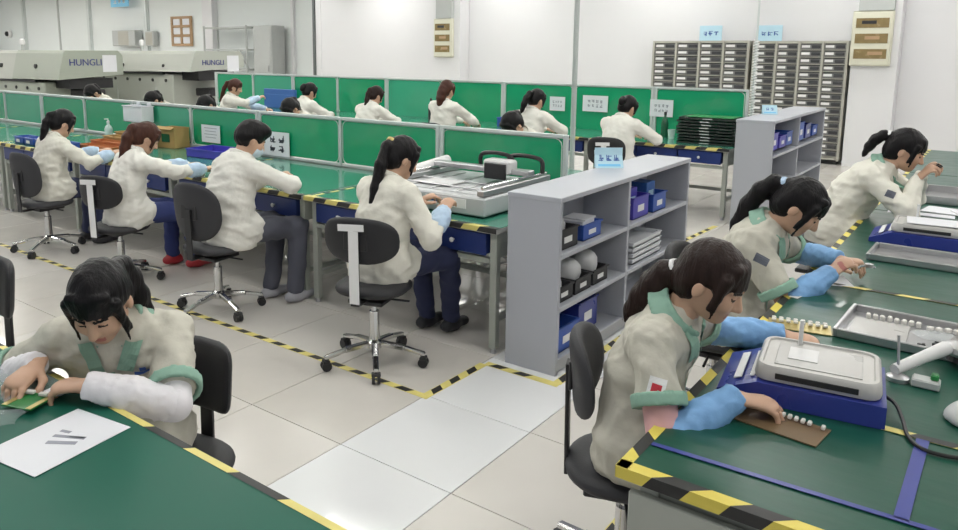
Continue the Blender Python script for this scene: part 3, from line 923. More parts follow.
# ------------------------------------------------------------------ people: implicit surfaces polygonised with surface nets
class Field:
    def __init__(self, lo, hi, v):
        self.lo = np.array(lo, np.float32)
        self.v = v
        n = np.ceil((np.array(hi) - np.array(lo)) / v).astype(int) + 1
        self.n = n
        self.F = np.full(tuple(n), 0.3, np.float32)
        self.ax = [(self.lo[i] + v * np.arange(n[i])).astype(np.float32) for i in range(3)]
    def block(self, lo, hi):
        a = np.maximum(0, np.floor((np.array(lo) - self.lo) / self.v).astype(int))
        b = np.minimum(self.n, np.ceil((np.array(hi) - self.lo) / self.v).astype(int) + 1)
        if np.any(b <= a):
            return None, None
        sl = tuple(slice(a[i], b[i]) for i in range(3))
        X = self.ax[0][sl[0]][:, None, None]
        Y = self.ax[1][sl[1]][None, :, None]
        Z = self.ax[2][sl[2]][None, None, :]
        return sl, (X, Y, Z)
    def mix(self, sl, d, k, op):
        F = self.F[sl]
        if op == 'u':
            if k > 0:
                h = np.clip(.5 + .5 * (d - F) / k, 0, 1)
                self.F[sl] = d + (F - d) * h - k * h * (1 - h)
            else:
                self.F[sl] = np.minimum(F, d)
        elif op == 's':
            if k > 0:
                h = np.clip(.5 - .5 * (d + F) / k, 0, 1)
                self.F[sl] = F + (-d - F) * h + k * h * (1 - h)
            else:
                self.F[sl] = np.maximum(F, -d)
        else:
            self.F[sl] = np.maximum(F, d)
    def seg(self, a, b, ra, rb=None, k=.02, flat=None, op='u'):
        rb = ra if rb is None else rb
        a = np.array(a, np.float32)
        b = np.array(b, np.float32)
        m = max(ra, rb) + k + 2.5 * self.v
        sl, P = self.block(np.minimum(a, b) - m, np.maximum(a, b) + m)
        if sl is None: return self
        ab = b - a
        L2 = float(ab @ ab) + 1e-9
        dx, dy, dz = P[0] - a[0], P[1] - a[1], P[2] - a[2]
        t = np.clip((dx * ab[0] + dy * ab[1] + dz * ab[2]) / L2, 0, 1)
        dx = dx - t * ab[0]
        dy = dy - t * ab[1]
        dz = dz - t * ab[2]
        d2 = dx * dx + dy * dy + dz * dz
        if flat is not None:
            n, s = np.array(flat[0], np.float32), flat[1]
            c = dx * n[0] + dy * n[1] + dz * n[2]
            d2 = d2 + (s * s - 1) * c * c
        d = np.sqrt(d2) - (ra + t * (rb - ra))
        if flat is not None and flat[1] > 1:
            d = d / (1 + (flat[1] - 1) * .5)
        self.mix(sl, d, k, op)
        return self
    def ell(self, c, r, fr=None, k=.02, op='u'):
        """ellipsoid, fr = (right, forward, up) frame"""
        c = np.array(c, np.float32)
        m = max(r) + k + 2.5 * self.v
        sl, P = self.block(c - m, c + m)
        if sl is None: return self
        dx, dy, dz = P[0] - c[0], P[1] - c[1], P[2] - c[2]
        if fr is None:
            q = (dx, dy, dz)
        else:
            q = [dx * f[0] + dy * f[1] + dz * f[2] for f in fr]
        k0 = np.sqrt((q[0] / r[0]) ** 2 + (q[1] / r[1]) ** 2 + (q[2] / r[2]) ** 2)
        k1 = np.sqrt((q[0] / r[0] ** 2) ** 2 + (q[1] / r[1] ** 2) ** 2 + (q[2] / r[2] ** 2) ** 2) + 1e-6
        self.mix(sl, (k0 * (k0 - 1) / k1).astype(np.float32), k, op)
        return self
    def plane(self, n, c):
        """keep the side where n.p < c"""
        X, Y, Z = self.ax[0][:, None, None], self.ax[1][None, :, None], self.ax[2][None, None, :]
        self.F = np.maximum(self.F, (X * n[0] + Y * n[1] + Z * n[2] - c).astype(np.float32))
        return self
    def wrinkle(self, amp, freq, seed, aniso=(1, 1, 1), ridged=False):
        rnd = np.random.RandomState(seed)
        X, Y, Z = self.ax[0][:, None, None], self.ax[1][None, :, None], self.ax[2][None, None, :]
        acc = 0
        for k in range(4):
            d = rnd.normal(size=3) * np.array(aniso)
            d = d / np.linalg.norm(d) * freq * (0.7 + .25 * k)
            e = rnd.normal(size=3)
            e = e / np.linalg.norm(e) * freq * .35
            q = np.sin(X * d[0] + Y * d[1] + Z * d[2] + rnd.rand() * 6 + 1.5 * np.sin(X * e[0] + Y * e[1] + Z * e[2]))
            acc = acc + (2 * np.abs(q) - 1.2 if ridged else q)
        self.F = self.F + (amp * .5 * acc).astype(np.float32)
        return self
    def arrays(self):
        F = self.F
        F[0], F[-1], F[:, 0], F[:, -1], F[:, :, 0], F[:, :, -1] = .1, .1, .1, .1, .1, .1
        S = F < 0
        c = [S[i:F.shape[0] - 1 + i, j:F.shape[1] - 1 + j, k:F.shape[2] - 1 + k] for i in (0, 1) for j in (0, 1) for k in (0, 1)]
        anyv = c[0].copy()
        allv = c[0].copy()
        for q in c[1:]:
            anyv |= q
            allv &= q
        act = anyv & ~allv
        I = np.argwhere(act)
        if len(I) == 0:
            return np.zeros((0, 3)), np.zeros((0, 4), int)
        idx = np.full(act.shape, -1, np.int64)
        idx[tuple(I.T)] = np.arange(len(I))
        offs = [(i, j, k) for i in (0, 1) for j in (0, 1) for k in (0, 1)]
        val = {o: F[I[:, 0] + o[0], I[:, 1] + o[1], I[:, 2] + o[2]] for o in offs}
        acc = np.zeros((len(I), 3))
        cnt = np.zeros(len(I))
        for o in offs:
            for ax in range(3):
                if o[ax] == 0:
                    p = list(o)
                    p[ax] = 1
                    p = tuple(p)
                    f0, f1 = val[o], val[p]
                    cr = (f0 < 0) != (f1 < 0)
                    tt = np.where(cr, f0 / np.where(cr, f0 - f1, 1), 0)
                    pos = np.array(o, float)[None, :].repeat(len(I), 0)
                    pos[:, ax] += tt
                    acc[cr] += pos[cr]
                    cnt[cr] += 1
        V = (I + acc / cnt[:, None]) * self.v + self.lo
        Q = []
        for ax in range(3):
            o1, o2 = (ax + 1) % 3, (ax + 2) % 3
            s0 = [slice(None)] * 3
            s1 = [slice(None)] * 3
            s0[ax], s1[ax] = slice(0, -1), slice(1, None)
            A_, B_ = S[tuple(s0)], S[tuple(s1)]
            for flip, mask in ((False, A_ & ~B_), (True, ~A_ & B_)):
                E = np.argwhere(mask)
                if len(E) == 0: continue
                ok = (E[:, o1] > 0) & (E[:, o2] > 0)
                E = E[ok]
                def cell(d1, d2):
                    q = E.copy()
                    q[:, o1] -= d1
                    q[:, o2] -= d2
                    return idx[q[:, 0], q[:, 1], q[:, 2]]
                quad = np.stack([cell(1, 1), cell(0, 1), cell(0, 0), cell(1, 0)], 1)
                if flip: quad = quad[:, ::-1]
                Q.append(quad[(quad >= 0).all(1)])
        return V, np.concatenate(Q)

def np_mesh(name, parts, mats, matfn=None):
    """parts: list of (V, Q) joined into one mesh"""
    Vs, Qs, o = [], [], 0
    for V, Q in parts:
        Vs.append(V)
        Qs.append(Q + o)
        o += len(V)
    V = np.concatenate(Vs)
    Q = np.concatenate(Qs)
    me = bpy.data.meshes.new(name)
    me.vertices.add(len(V))
    me.vertices.foreach_set('co', V.astype(np.float32).ravel())
    me.loops.add(len(Q) * 4)
    me.loops.foreach_set('vertex_index', Q.astype(np.int32).ravel())
    me.polygons.add(len(Q))
    me.polygons.foreach_set('loop_start', np.arange(0, len(Q) * 4, 4, dtype=np.int32))
    me.polygons.foreach_set('use_smooth', np.ones(len(Q), bool))
    for m_ in mats:
        me.materials.append(m_)
    if matfn is not None:
        me.polygons.foreach_set('material_index', matfn(V[Q].mean(1)).astype(np.int32))
    me.update(calc_edges=True)
    me.validate()
    return me

def nrm(v):
    v = np.array(v, float)
    return v / np.linalg.norm(v)
def rotv(v, axis, a):
    v, k = np.array(v, float), nrm(axis)
    return v * math.cos(a) + np.cross(k, v) * math.sin(a) + k * (k @ v) * (1 - math.cos(a))

def hand_field(w, d, n, side, curl, vox, point=0.0):
    """w wrist, d towards the fingers, n back-of-hand normal, side +1 right hand / -1 left; thumb leaves the side of the palm"""
    d = nrm(d)
    n = nrm(n - d * (n @ d))
    l = np.cross(d, n) * -side      # towards the thumb
    # palms down: right hand's thumb points to the left
    F = Field(w - .155, w + .155 + d * .07, vox)
    F.seg(w - d * .018, w + d * .01, .024, .026, .01, (n, 1.35))
    F.seg(w + d * .015, w + d * .075 + l * .004, .030, .040, .012, (n, 2.3))
    for q, (o, L, r) in enumerate(((.031, .066, .0088), (.0105, .075, .0090), (-.0105, .070, .0087), (-.030, .054, .0078))):
        p = w + d * (.083 - (.006 if q == 3 else 0)) + l * o - n * .002
        dd = nrm(d + l * o * 1.2)
        ang = curl * (1 - point * (q == 0)) * (1 + .1 * q)
        for j, fr in enumerate((.45, .31, .24)):
            dd = rotv(dd, np.cross(d, n), -ang * (.55, .9, .6)[j])
            p2 = p + dd * L * fr
            F.seg(p, p2, r * (1 - .08 * j), r * (1 - .08 * (j + 1)), .005)
            p = p2
    p = w + d * .022 + l * .024 - n * .006
    dd = nrm(d * .72 + l * .75 - n * .35)
    for j, (L, r) in enumerate(((.038, .0135), (.030, .0105), (.026, .0092))):
        p2 = p + dd * L
        F.seg(p, p2, r, r * .88, .006)
        p = p2
        dd = nrm(dd + d * .45 - l * (.35 + .2 * curl) - n * .12 * curl)
    return F

def person(label, x, y, rz, lean=(10, 28, 40), side=0.0, twist=0.0, head=(35, 0, 0), wr=None, wl=None, hint_r=None, hint_l=None, seat=.46,
           knees=None, ankles=None, jacket='cream', trousers='trouser', shoes='shoe', hair='hair', style='pony', tail=None, sleeve='long', collar=None,
           cover=None, cover_len=1.0, vox=.013, fine=.0055, hand_curl=.7, handdir=None, group=None, scale=1.0, tie=None, arm_mat=None, mask=False,
           seed=1, badge=None, hair_len=1.0, fringe=True, palm=None, legs=True, chub=1.0, hv=.0045, sl_end=.82, hem=.115):
    t = thing('person', label, 'person', (x, y, 0), rz, group)
    c_, s_ = math.cos(-rz), math.sin(-rz)
    def loc(p):
        dx, dy = p[0] - x, p[1] - y
        return np.array((dx * c_ - dy * s_, dx * s_ + dy * c_, p[2]))
    def up_of(a):
        a = R(a)
        return nrm((side * math.cos(a), math.sin(a), math.cos(a)))
    H = np.array((0., 0., seat + .095))
    U1, U2, U3 = up_of(lean[0]), up_of(lean[1]), up_of(lean[2])
    rgt0 = np.array((1., 0, 0))
    tw = R(twist)
    rgt = nrm(np.array((math.cos(tw), math.sin(tw), 0)))
    rgt = nrm(rgt - U2 * (rgt @ U2))
    fwd = np.cross(U2, rgt)
    rl = nrm(rgt0 - U1 * (rgt0 @ U1))
    fl_ = np.cross(U1, rl)
    s = scale
    MID = H + U1 * .215 * s
    CH_ = MID + U2 * .12 * s
    N = MID + U2 * .245 * s
    SR, SL = N - U2 * .050 + rgt * .165 * s, N - U2 * .050 - rgt * .165 * s
    # head frame
    hp, hy, hr_ = [R(a) for a in head]
    hf = np.array((math.sin(-hy) * math.cos(hp), math.cos(hy) * math.cos(hp), -math.sin(hp)))
    hrt = nrm(np.cross(hf, (0, 0, 1)))
    hup = np.cross(hrt, hf)
    hrt, hup = hrt * math.cos(hr_) + hup * math.sin(hr_), hup * math.cos(hr_) - hrt * math.sin(hr_)
    C = N + U3 * .075 * s + hup * .085 * s + hf * .018
    fr = (hrt, hf, hup)
    def hp_(a, b, c):
        return C + hrt * a * s + hf * b * s + hup * c * s
    # arms
    def arm(S, W, hint):
        a, b = .275 * s, .245 * s
        D = W - S
        L = np.linalg.norm(D)
        if L > (a + b) * .985:
            W = S + D / L * (a + b) * .985
            D = W - S
            L = np.linalg.norm(D)
        dn = D / L
        ca = (a * a + L * L - b * b) / (2 * a * L)
        ca = min(1, max(-1, ca))
        hp2 = np.array(hint, float)
        pp = nrm(hp2 - dn * (hp2 @ dn))
        return S + dn * a * ca + pp * a * math.sqrt(max(0, 1 - ca * ca)), W
    WR = loc(wr) if wr is not None else np.array((.16, .36, .82))
    WL = loc(wl) if wl is not None else np.array((-.16, .36, .82))
    ER, WR = arm(SR, WR, hint_r or (.9, -.3, -.8))
    EL, WL = arm(SL, WL, hint_l or (-.9, -.3, -.8))
    kn = knees or ((.11, .40), (-.11, .40))
    an = ankles or ((.11, .36), (-.11, .36))
    HR, HL = H + rl * .085, H - rl * .085
    KR, KL = np.array((kn[0][0], kn[0][1], seat + .065)), np.array((kn[1][0], kn[1][1], seat + .065))
    AR, AL = np.array((an[0][0], an[0][1], .085)), np.array((an[1][0], an[1][1], .085))
    pts = np.array([H, N, SR, SL, ER, EL, WR, WL, KR, KL, AR, AL, C])
    lo, hi = pts.min(0) - .2, pts.max(0) + .2
    lo[2] = max(lo[2], -.02)
    # ---- body: one figure with head and hands
    B = Field(lo, hi, vox)
    ft = (fwd, 1.45)
    fb = (fl_, 1.35)
    B.seg(H - U1 * .02, MID, .135 * s, .115 * s, .03, fb).seg(MID, CH_ + U2 * .03, .118 * s, .13 * s, .04, ft)
    B.seg(SR - rgt * .02, SL + rgt * .02, .045, .045, .05).seg(N - U2 * .03, N + U3 * .08, .050 * s, .046 * s, .02)
    for S_, E_, W_ in ((SR, ER, WR), (SL, EL, WL)):
        B.seg(S_, E_, .043 * s, .035 * s, .02).seg(E_, W_, .036 * s, .0245 * s, .012)
    for h_, k_, a_ in ((HR, KR, AR), (HL, KL, AL)):
        B.seg(h_, k_, .078 * s, .052 * s, .02).seg(k_, a_, .050 * s, .034 * s, .02)
        B.seg(a_ - np.array((0, .03, .04)), a_ + np.array((0, .10, -.05)), .03, .026, .02)
    HD = Field(C - .20, C + .20, fine)
    HD.ell(hp_(0, -.012, .022), (.074 * s, .092 * s, .093 * s), fr, .02)
    HD.ell(hp_(0, .030, -.045), (.058 * s, .060 * s, .066 * s), fr, .035)
    HD.ell(hp_(0, .062, -.088), (.024 * s, .022 * s, .020 * s), fr, .025)
    for sg in (-1, 1):
        HD.ell(hp_(.034 * sg, .062, -.028), (.026 * s, .022 * s, .026 * s), fr, .02)
        HD.ell(hp_(.077 * sg, -.012, -.018), (.009 * s, .017 * s, .027 * s), fr, .006)
        HD.ell(hp_(.030 * sg, .094, .004), (.015 * s, .013 * s, .010 * s), fr, .010, 's')
        HD.ell(hp_(.030 * sg, .074, .001), (.014 * s, .013 * s, .011 * s), fr, .004)
        HD.seg(hp_(.014 * sg, .086, .020), hp_(.048 * sg, .070, .021), .007, .006, .010)
    HD.seg(hp_(0, .084, .010), hp_(0, .104, -.030), .007 * s, .0125 * s, .010)
    HD.seg(hp_(-.010, .094, -.034), hp_(.010, .094, -.034), .008, .008, .006)
    HD.seg(hp_(-.018, .080, -.061), hp_(.018, .080, -.061), .006, .006, .006).seg(hp_(-.014, .079, -.070), hp_(.014, .079, -.070), .0065, .0065, .006)
    HD.seg(N - U3 * .01, hp_(0, -.02, -.04), .050 * s, .047 * s, .02)
    parts = [B.arrays(), HD.arrays()]
    hd = handdir or (None, None)
    pn = palm or (None, None)
    for q, (E_, W_, sd) in enumerate(((ER, WR, 1), (EL, WL, -1))):
        dd = nrm(W_ - E_)
        if hd[q] is not None:
            g = np.array(hd[q], float)
            dd = nrm(np.array((g[0] * c_ - g[1] * s_, g[0] * s_ + g[1] * c_, g[2])))
        nn = np.array((0, 0, 1.))
        if pn[q] is not None:
            g = np.array(pn[q], float)
            nn = np.array((g[0] * c_ - g[1] * s_, g[0] * s_ + g[1] * c_, g[2]))
        if abs(nn @ dd) > .95: nn = np.array((0, 1., .3))
        parts.append(hand_field(W_, dd, nn, sd, hand_curl, hv, .3).arrays())
    def facemat(P):
        q = P - C
        a, b, c = np.abs(q @ hrt) / s, (q @ hf) / s, (q @ hup) / s
        m_ = np.zeros(len(P), int)
        m_[(b > .068) & (a < .022) & (c > -.074) & (c < -.057)] = 1
        m_[(b > .055) & (a > .012) & (a < .050) & (c > .017) & (c < .026)] = 2
        m_[(b > .055) & (a > .018) & (a < .043) & (c > -.006) & (c < .003)] = 2
        return m_
    link('body', np_mesh('body', parts, [M['skin'], M['lip'], M[hair]], facemat), t)
    # ---- trousers and shoes
    if legs:
        lo2 = np.minimum.reduce([H, KR, KL, AR, AL]) - .16
        hi2 = np.maximum.reduce([H, KR, KL, AR, AL]) + .17
        lo2[2] = max(lo2[2], .02)
        P_ = Field(lo2, hi2, vox)
        P_.seg(H - U1 * .01, H + U1 * .06, .145 * s, .125 * s, .03, fb)
        for h_, k_, a_ in ((HR, KR, AR), (HL, KL, AL)):
            P_.seg(h_, k_, .092 * s, .070 * s, .025).seg(k_, a_ + np.array((0, 0, .01)), .068 * s, .056 * s, .02)
        P_.wrinkle(.005, 55, seed + 3)
        P_.plane((0, 0, -1), -.065)
        P_.plane(tuple(U1), float(U1 @ (H + U1 * .13)))
        link('trousers', np_mesh('trousers', [P_.arrays()], [M[trousers]]), t)
        for a_ in (AR, AL):
            S_ = Field(a_ - np.array((.09, .12, .10)), a_ + np.array((.09, .24, .08)), .008)
            S_.seg(a_ + np.array((0, -.045, -.042)), a_ + np.array((0, .13, -.050)), .040, .036, .02, ((0, 0, 1), 1.2))
            S_.seg(a_ + np.array((0, 0, 0)), a_ + np.array((0, .02, -.04)), .040, .042, .03)
            S_.plane((0, 0, -1), 0.0)
            S_.plane((0, 0, 1), float(a_[2] + .012))
            link('shoe', np_mesh('shoe', [S_.arrays()], [M[shoes]]), t)
    # ---- jacket
    pts = np.array([H, N, SR, SL, ER, EL] + ([WR, WL] if sleeve == 'long' else []))
    J = Field(pts.min(0) - .21, pts.max(0) + .17, vox * .85)
    c2 = chub * s
    J.seg(H - U1 * .035, MID, .192 * c2, .165 * c2, .03, (fl_, 1.25))
    J.seg(MID, CH_ + U2 * .02, .160 * c2, .165 * c2, .05, (fwd, 1.35))
    J.seg(SR - rgt * .03 - U2 * .01, SL + rgt * .03 - U2 * .01, .062 * s, .062 * s, .06)
    for h_, k_ in ((HR, KR), (HL, KL)):
        J.seg(h_ + U1 * .02, h_ + (k_ - h_) * .20 + U1 * .01, .112 * s, .105 * s, .03)
    J.seg(N - U2 * .05, N + U3 * .005, .078 * s, .058 * s, .03)
    for S_, E_, W_ in ((SR, ER, WR), (SL, EL, WL)):
        if sleeve == 'long':
            J.seg(S_, E_, .066 * s, .058 * s, .035).seg(E_, W_ - nrm(W_ - E_) * .01, .057 * s, .042 * s, .02)
        else:
            J.seg(S_, S_ + (E_ - S_) * (sl_end - .04), .068 * s, .064 * s, .035)
    J.wrinkle(.0055, 30, seed, (1, 1, 1.6), True)
    J.wrinkle(.0030, 62, seed + 11, (1, 1, 1.6), True)
    J.plane(tuple(-U1), float(-U1 @ (H - U1 * hem)))
    if sleeve == 'short':
        for S_, E_ in ((SR, ER), (SL, EL)):
            e = nrm(E_ - S_)
            q = S_ + (E_ - S_) * sl_end
            m_ = .11
            sl, Pq = J.block(q - m_, q + m_)
            if sl is not None:
                pl = (Pq[0] - q[0]) * e[0] + (Pq[1] - q[1]) * e[1] + (Pq[2] - q[2]) * e[2]
                rr = np.sqrt((Pq[0] - q[0]) ** 2 + (Pq[1] - q[1]) ** 2 + (Pq[2] - q[2]) ** 2)
                J.F[sl] = np.where(rr < .10, np.maximum(J.F[sl], pl.astype(np.float32)), J.F[sl])
    jm = np_mesh('jacket', [J.arrays()], [M[jacket]])
    jo = link('jacket', jm, t)
    # collar: a raised band open at the front
    K = Field(N - .19, N + .19, .006)
    ring = []
    nd = nrm(U3 * .6 + U2 * .4)
    kf = nrm(fwd - nd * (fwd @ nd))
    kr = np.cross(kf, nd)
    for q in range(17):
        a = R(-155 + 310 * q / 16)
        ring.append(N + nd * (.034 - .040 * (1 - math.cos(a)) * .5) + kf * .012 - kf * math.cos(a) * .082 * s + kr * math.sin(a) * .084 * s)
    for q in range(16):
        K.seg(ring[q], ring[q + 1], .0085, .0085, .004)
        K.seg(ring[q] + nd * .016 , ring[q + 1] + nd * .016, .0075, .0075, .006)
    if collar:
        for q in range(2, 29):
            rp = ring[q // 2] if q % 2 == 0 else (ring[q // 2] + ring[q // 2 + 1]) / 2
            K.seg(rp, rp - nd * .034 + nrm(rp - N) * .030, .011, .009, .010)
    link('collar', np_mesh('collar', [K.arrays()], [M[collar or jacket]]), t)
    if sleeve == 'short':
        for S_, E_ in ((SR, ER), (SL, EL)):
            e = nrm(E_ - S_)
            q0, q1 = S_ + (E_ - S_) * (sl_end - .13), S_ + (E_ - S_) * (sl_end + .02)
            K = Field(np.minimum(q0, q1) - .10, np.maximum(q0, q1) + .10, .008)
            K.seg(q0, q1, .0805 * s, .0805 * s, .0)
            K.plane(tuple(e), float(e @ q1)).plane(tuple(-e), float(-e @ q0))
            K.seg(q0, q1 + e * .1, .066 * s, .066 * s, 0, op='s')
            link('sleeve_hem', np_mesh('sleeve_hem', [K.arrays()], [M[collar or jacket]]), t)
            if arm_mat:
                K = Field(np.minimum(q0, E_ + (E_ - S_) * .1) - .12, np.maximum(q0, E_) + .12, .008)
                K.seg(q0, E_, .050 * s, .048 * s, .01).seg(E_, E_ + ((WR if S_ is SR else WL) - E_) * .4, .047 * s, .043 * s, .01)
                link('undersleeve', np_mesh('undersleeve', [K.arrays()], [M[arm_mat]]), t)
    if cover:
        for E_, W_ in ((ER, WR), (EL, WL)):
            a0 = E_ + (W_ - E_) * (1 - cover_len) * .9 + (W_ - E_) * .04
            K = Field(np.minimum(a0, W_) - .09, np.maximum(a0, W_) + .09, .007)
            r0, r1 = (.062, .046) if sleeve == 'long' else (.056, .043)
            md = a0 + (W_ - a0) * .5
            K.seg(a0, md, r0 * .93 * s, (r0 + r1) * .54 * s, .01).seg(md, W_ - (W_ - E_) * .02, (r0 + r1) * .54 * s, r1 * .95 * s, .01)
            K.wrinkle(.0026, 110, seed + 5, (1, 1, 1), True)
            e = nrm(W_ - E_)
            K.plane(tuple(e), float(e @ (W_ + e * .012)))
            link('sleeve_cover', np_mesh('sleeve_cover', [K.arrays()], [M[cover]]), t)
    if collar:
        inf = dict(root=t, jacket=jo)
        for sg in (-1, 1):
            patch(inf, N + fwd * .10 + rgt * sg * .052 - U2 * .035, fwd + np.array((0, 0, .15)), U2 + rgt * sg * .35, .046, .095, M[collar], 'lapel', 6, .006)
        patch(inf, N + fwd * .10 - U2 * .20, fwd, U2, .016, .24, M[collar], 'placket', 7, .003)
    # ---- hair
    tl = tail or []
    a0_ = hp_(*tl[0][:3]) if tl else None
    tp = np.array([a0_ if i == 0 else a0_ + np.array(q[:3]) * s for i, q in enumerate(tl)]) if tl else np.zeros((0, 3))
    allp = np.concatenate([tp, [C + .0]]) if len(tp) else np.array([C])
    G = Field(np.minimum(allp.min(0) - .06, C - .17), np.maximum(allp.max(0) + .06, C + .17), fine * 1.15)
    G.ell(hp_(0, -.016, .026), (.085 * s, .103 * s, .103 * s), fr, .01)
    if style != 'short':
        G.ell(hp_(0, -.055, -.035), (.072 * s, .055 * s, .062 * s), fr, .03)
    else:
        G.ell(hp_(0, -.05, -.01), (.078 * s, .058 * s, .062 * s), fr, .03)
        G.ell(hp_(0, .045, .085), (.065 * s, .06 * s, .045 * s), fr, .03)
    G.ell(hp_(0, .085, -.050), (.068 * s, .085 * s, .088 * s), fr, .012, 's')
    for sg in (-1, 1):
        G.ell(hp_(.082 * sg, .012, -.045), (.030 * s, .045 * s, .050 * s), fr, .01, 's')
    if fringe:
        for q in range(7):
            u = (q - 3) / 3
            G.seg(hp_(.048 * u, .062 - .012 * abs(u), .085), hp_(.064 * u, .088 - .038 * abs(u) ** 2, .036 - .010 * abs(u)), .013, .0055, .014)
        for sg in (-1, 1):
            G.seg(hp_(.070 * sg, .045, .05), hp_(.079 * sg, .040, -.05 * hair_len), .014, .007, .012)
            G.seg(hp_(.070 * sg, .045, .05), hp_(.074 * sg, .058, -.075 * hair_len), .010, .004, .010)
    for q in range(len(tl) - 1):
        G.seg(tp[q], tp[q + 1], tl[q][3], tl[q + 1][3], .014)
    G.wrinkle(.0013, 170, seed + 2, (1, 1, .3))
    link('hair', np_mesh('hair', [G.arrays()], [M[hair]]), t)
    if tie and len(tl):
        K = Field(tp[0] - .06, tp[0] + .06, .006)
        dv = nrm(tp[1] - tp[0])
        K.seg(tp[0] - dv * .004, tp[0] + dv * .010, tl[0][3] + .006, tl[0][3] + .006, 0)
        K.plane(tuple(dv), float(dv @ (tp[0] + dv * .014))).plane(tuple(-dv), float(-dv @ (tp[0] - dv * .008)))
        link('hair_tie', np_mesh('hair_tie', [K.arrays()], [M[tie]]), t)
    if mask:
        K = Field(C - .16, C + .16, .006)
        K.ell(hp_(0, .045, -.055), (.062 * s, .068 * s, .052 * s), fr, .01)
        K.plane(tuple(-hf), float(-hf @ hp_(0, .040, 0)))
        link('face_mask', np_mesh('face_mask', [K.arrays()], [M['maskblue']]), t)
    t['_dbg'] = 0
    del t['_dbg']
    info = dict(root=t, jacket=jo, C=C, N=N, fwd=fwd, rgt=rgt, U=U2, SR=SR, SL=SL, ER=ER, EL=EL, WR=WR, WL=WL)
    return info

def patch(info, origin, out, up, w, h, m, name, n=5, off=.003, cells=None):
    """a small cloth patch draped on the jacket: rays find the surface"""
    me = info['jacket'].data
    if 'bvh' not in info:
        info['bvh'] = BVHTree.FromPolygons([v.co for v in me.vertices], [tuple(p.vertices) for p in me.polygons])
    out, up = Vector(nrm(out)), Vector(nrm(up))
    rt_ = up.cross(out).normalized()
    up = out.cross(rt_)
    vs = []
    last = None
    for j in range(n):
        for i in range(n):
            p = Vector(origin) + rt_ * w * (i / (n - 1) - .5) + up * h * (j / (n - 1) - .5) + out * .18
            hit = info['bvh'].ray_cast(p, -out, .4)[0]
            if hit is None:
                hit = last or (p - out * .18)
            last = hit
            vs.append(hit + out * off)
    fs = [(j * n + i, j * n + i + 1, (j + 1) * n + i + 1, (j + 1) * n + i) for j in range(n - 1) for i in range(n - 1)]
    mb = MB().add(vs, fs)
    return mb.build(name, m, info['root'])

# ------------------------------------------------------------------ who sits where
# tails: first point in head axes (right, forward, up, radius), the rest as offsets from it in the sitter's axes (right, forward, up, radius)
def TAIL(L=.30, back=.05, r=.032, top=(0, -.110, .045), side=0.0, fall=.30):
    out = [(*top, r * .62)]
    for u, k, rr in ((.06, .55, .9), (.28, .95, 1.0), (.55, 1.0, .95), (.82, 1.0, .66), (1.0, 1.0, .15)):
        out.append((side * u, -back * k - fall * L * u, -L * u, r * rr))
    return out
# near row (facing the partition, +y)
person('woman in cream jacket with pale blue cuffs and ponytail at the bench of small bins', -4.22, .80, 0, (3, 13, 24), head=(30, -8, 0), scale=.94,
       wr=(-3.98, 1.22, .80), wl=(-4.26, 1.26, .80), seat=.43, jacket='cream', trousers='trouser', tail=TAIL(.26, .05), cover='sleevepale', cover_len=.45, seed=11)
chair('dark office chair under the woman at the bench of small bins', -4.22, .76, .1, back=(.20, .19, 2.8), backz=.68, foam='greyfoam', base_rz=.2, seat_z=.43)
person('woman with long reddish brown ponytail, cream jacket and red shoes', -2.92, .73, 0, (4, 20, 32), twist=-8, head=(34, -18, 0), scale=.94, seat=.42,
       wr=(-2.68, 1.24, .80), wl=(-2.96, 1.28, .80), jacket='cream2', trousers='trouserblue', shoes='shoered', hair='hairred',
       tail=TAIL(.30, .06, .040), cover='sleevepale', cover_len=.45, seed=12, ankles=((.10, .50), (-.12, .44)), knees=((.16, .42), (-.08, .42)))
chair('black office chair with a white taped back bar under the woman in red shoes', -2.95, .69, .25, back=(.20, .125, 2.6), backz=.70, tape_tag=True, base_rz=.5, seat_z=.42)
person('man with short black hair, face mask and cream jacket', -1.80, .80, 0, (4, 20, 30), twist=-6, head=(30, -20, 0), wr=(-1.66, 1.17, .82), wl=(-1.88, 1.25, .82), hint_r=(1.0, .2, -.25), seat=.45,
       jacket='cream2', trousers='trousergrey', shoes='shoegrey', style='short', mask=True, fringe=False, scale=1.0, seed=13,
       ankles=((.22, .36), (.02, .32)), knees=((.20, .42), (-.04, .44)), chub=1.08)
chair('charcoal office chair with tall rounded back under the man in a mask', -1.84, .73, .15, back=(.20, .19, 2.5), backz=.70, foam='greyfoam', base_rz=.9, seat_z=.45)
person('woman with very long black ponytail working at the grey desktop plotter', -.50, .82, 0, (5, 16, 27), twist=-6, head=(28, -24, 0), wr=(-.27, 1.10, .82), wl=(-.56, 1.22, .82), hint_r=(.55, -.3, -1), seat=.45,
       jacket='cream', trousers='trouser', shoes='shoe', scale=.97, tail=TAIL(.46, .055, .033, (0, -.108, .060)),
       tie='gold', cover='sleevepale', cover_len=.5, seed=14, ankles=((.08, .56), (-.08, .52)), knees=((.16, .42), (-.06, .42)))
chair('black office chair with a white taped back bar under the woman at the plotter', -.47, .74, .30, back=(.215, .125, 2.6), backz=.735, tape_tag=True, base_rz=.15, seat_z=.45)

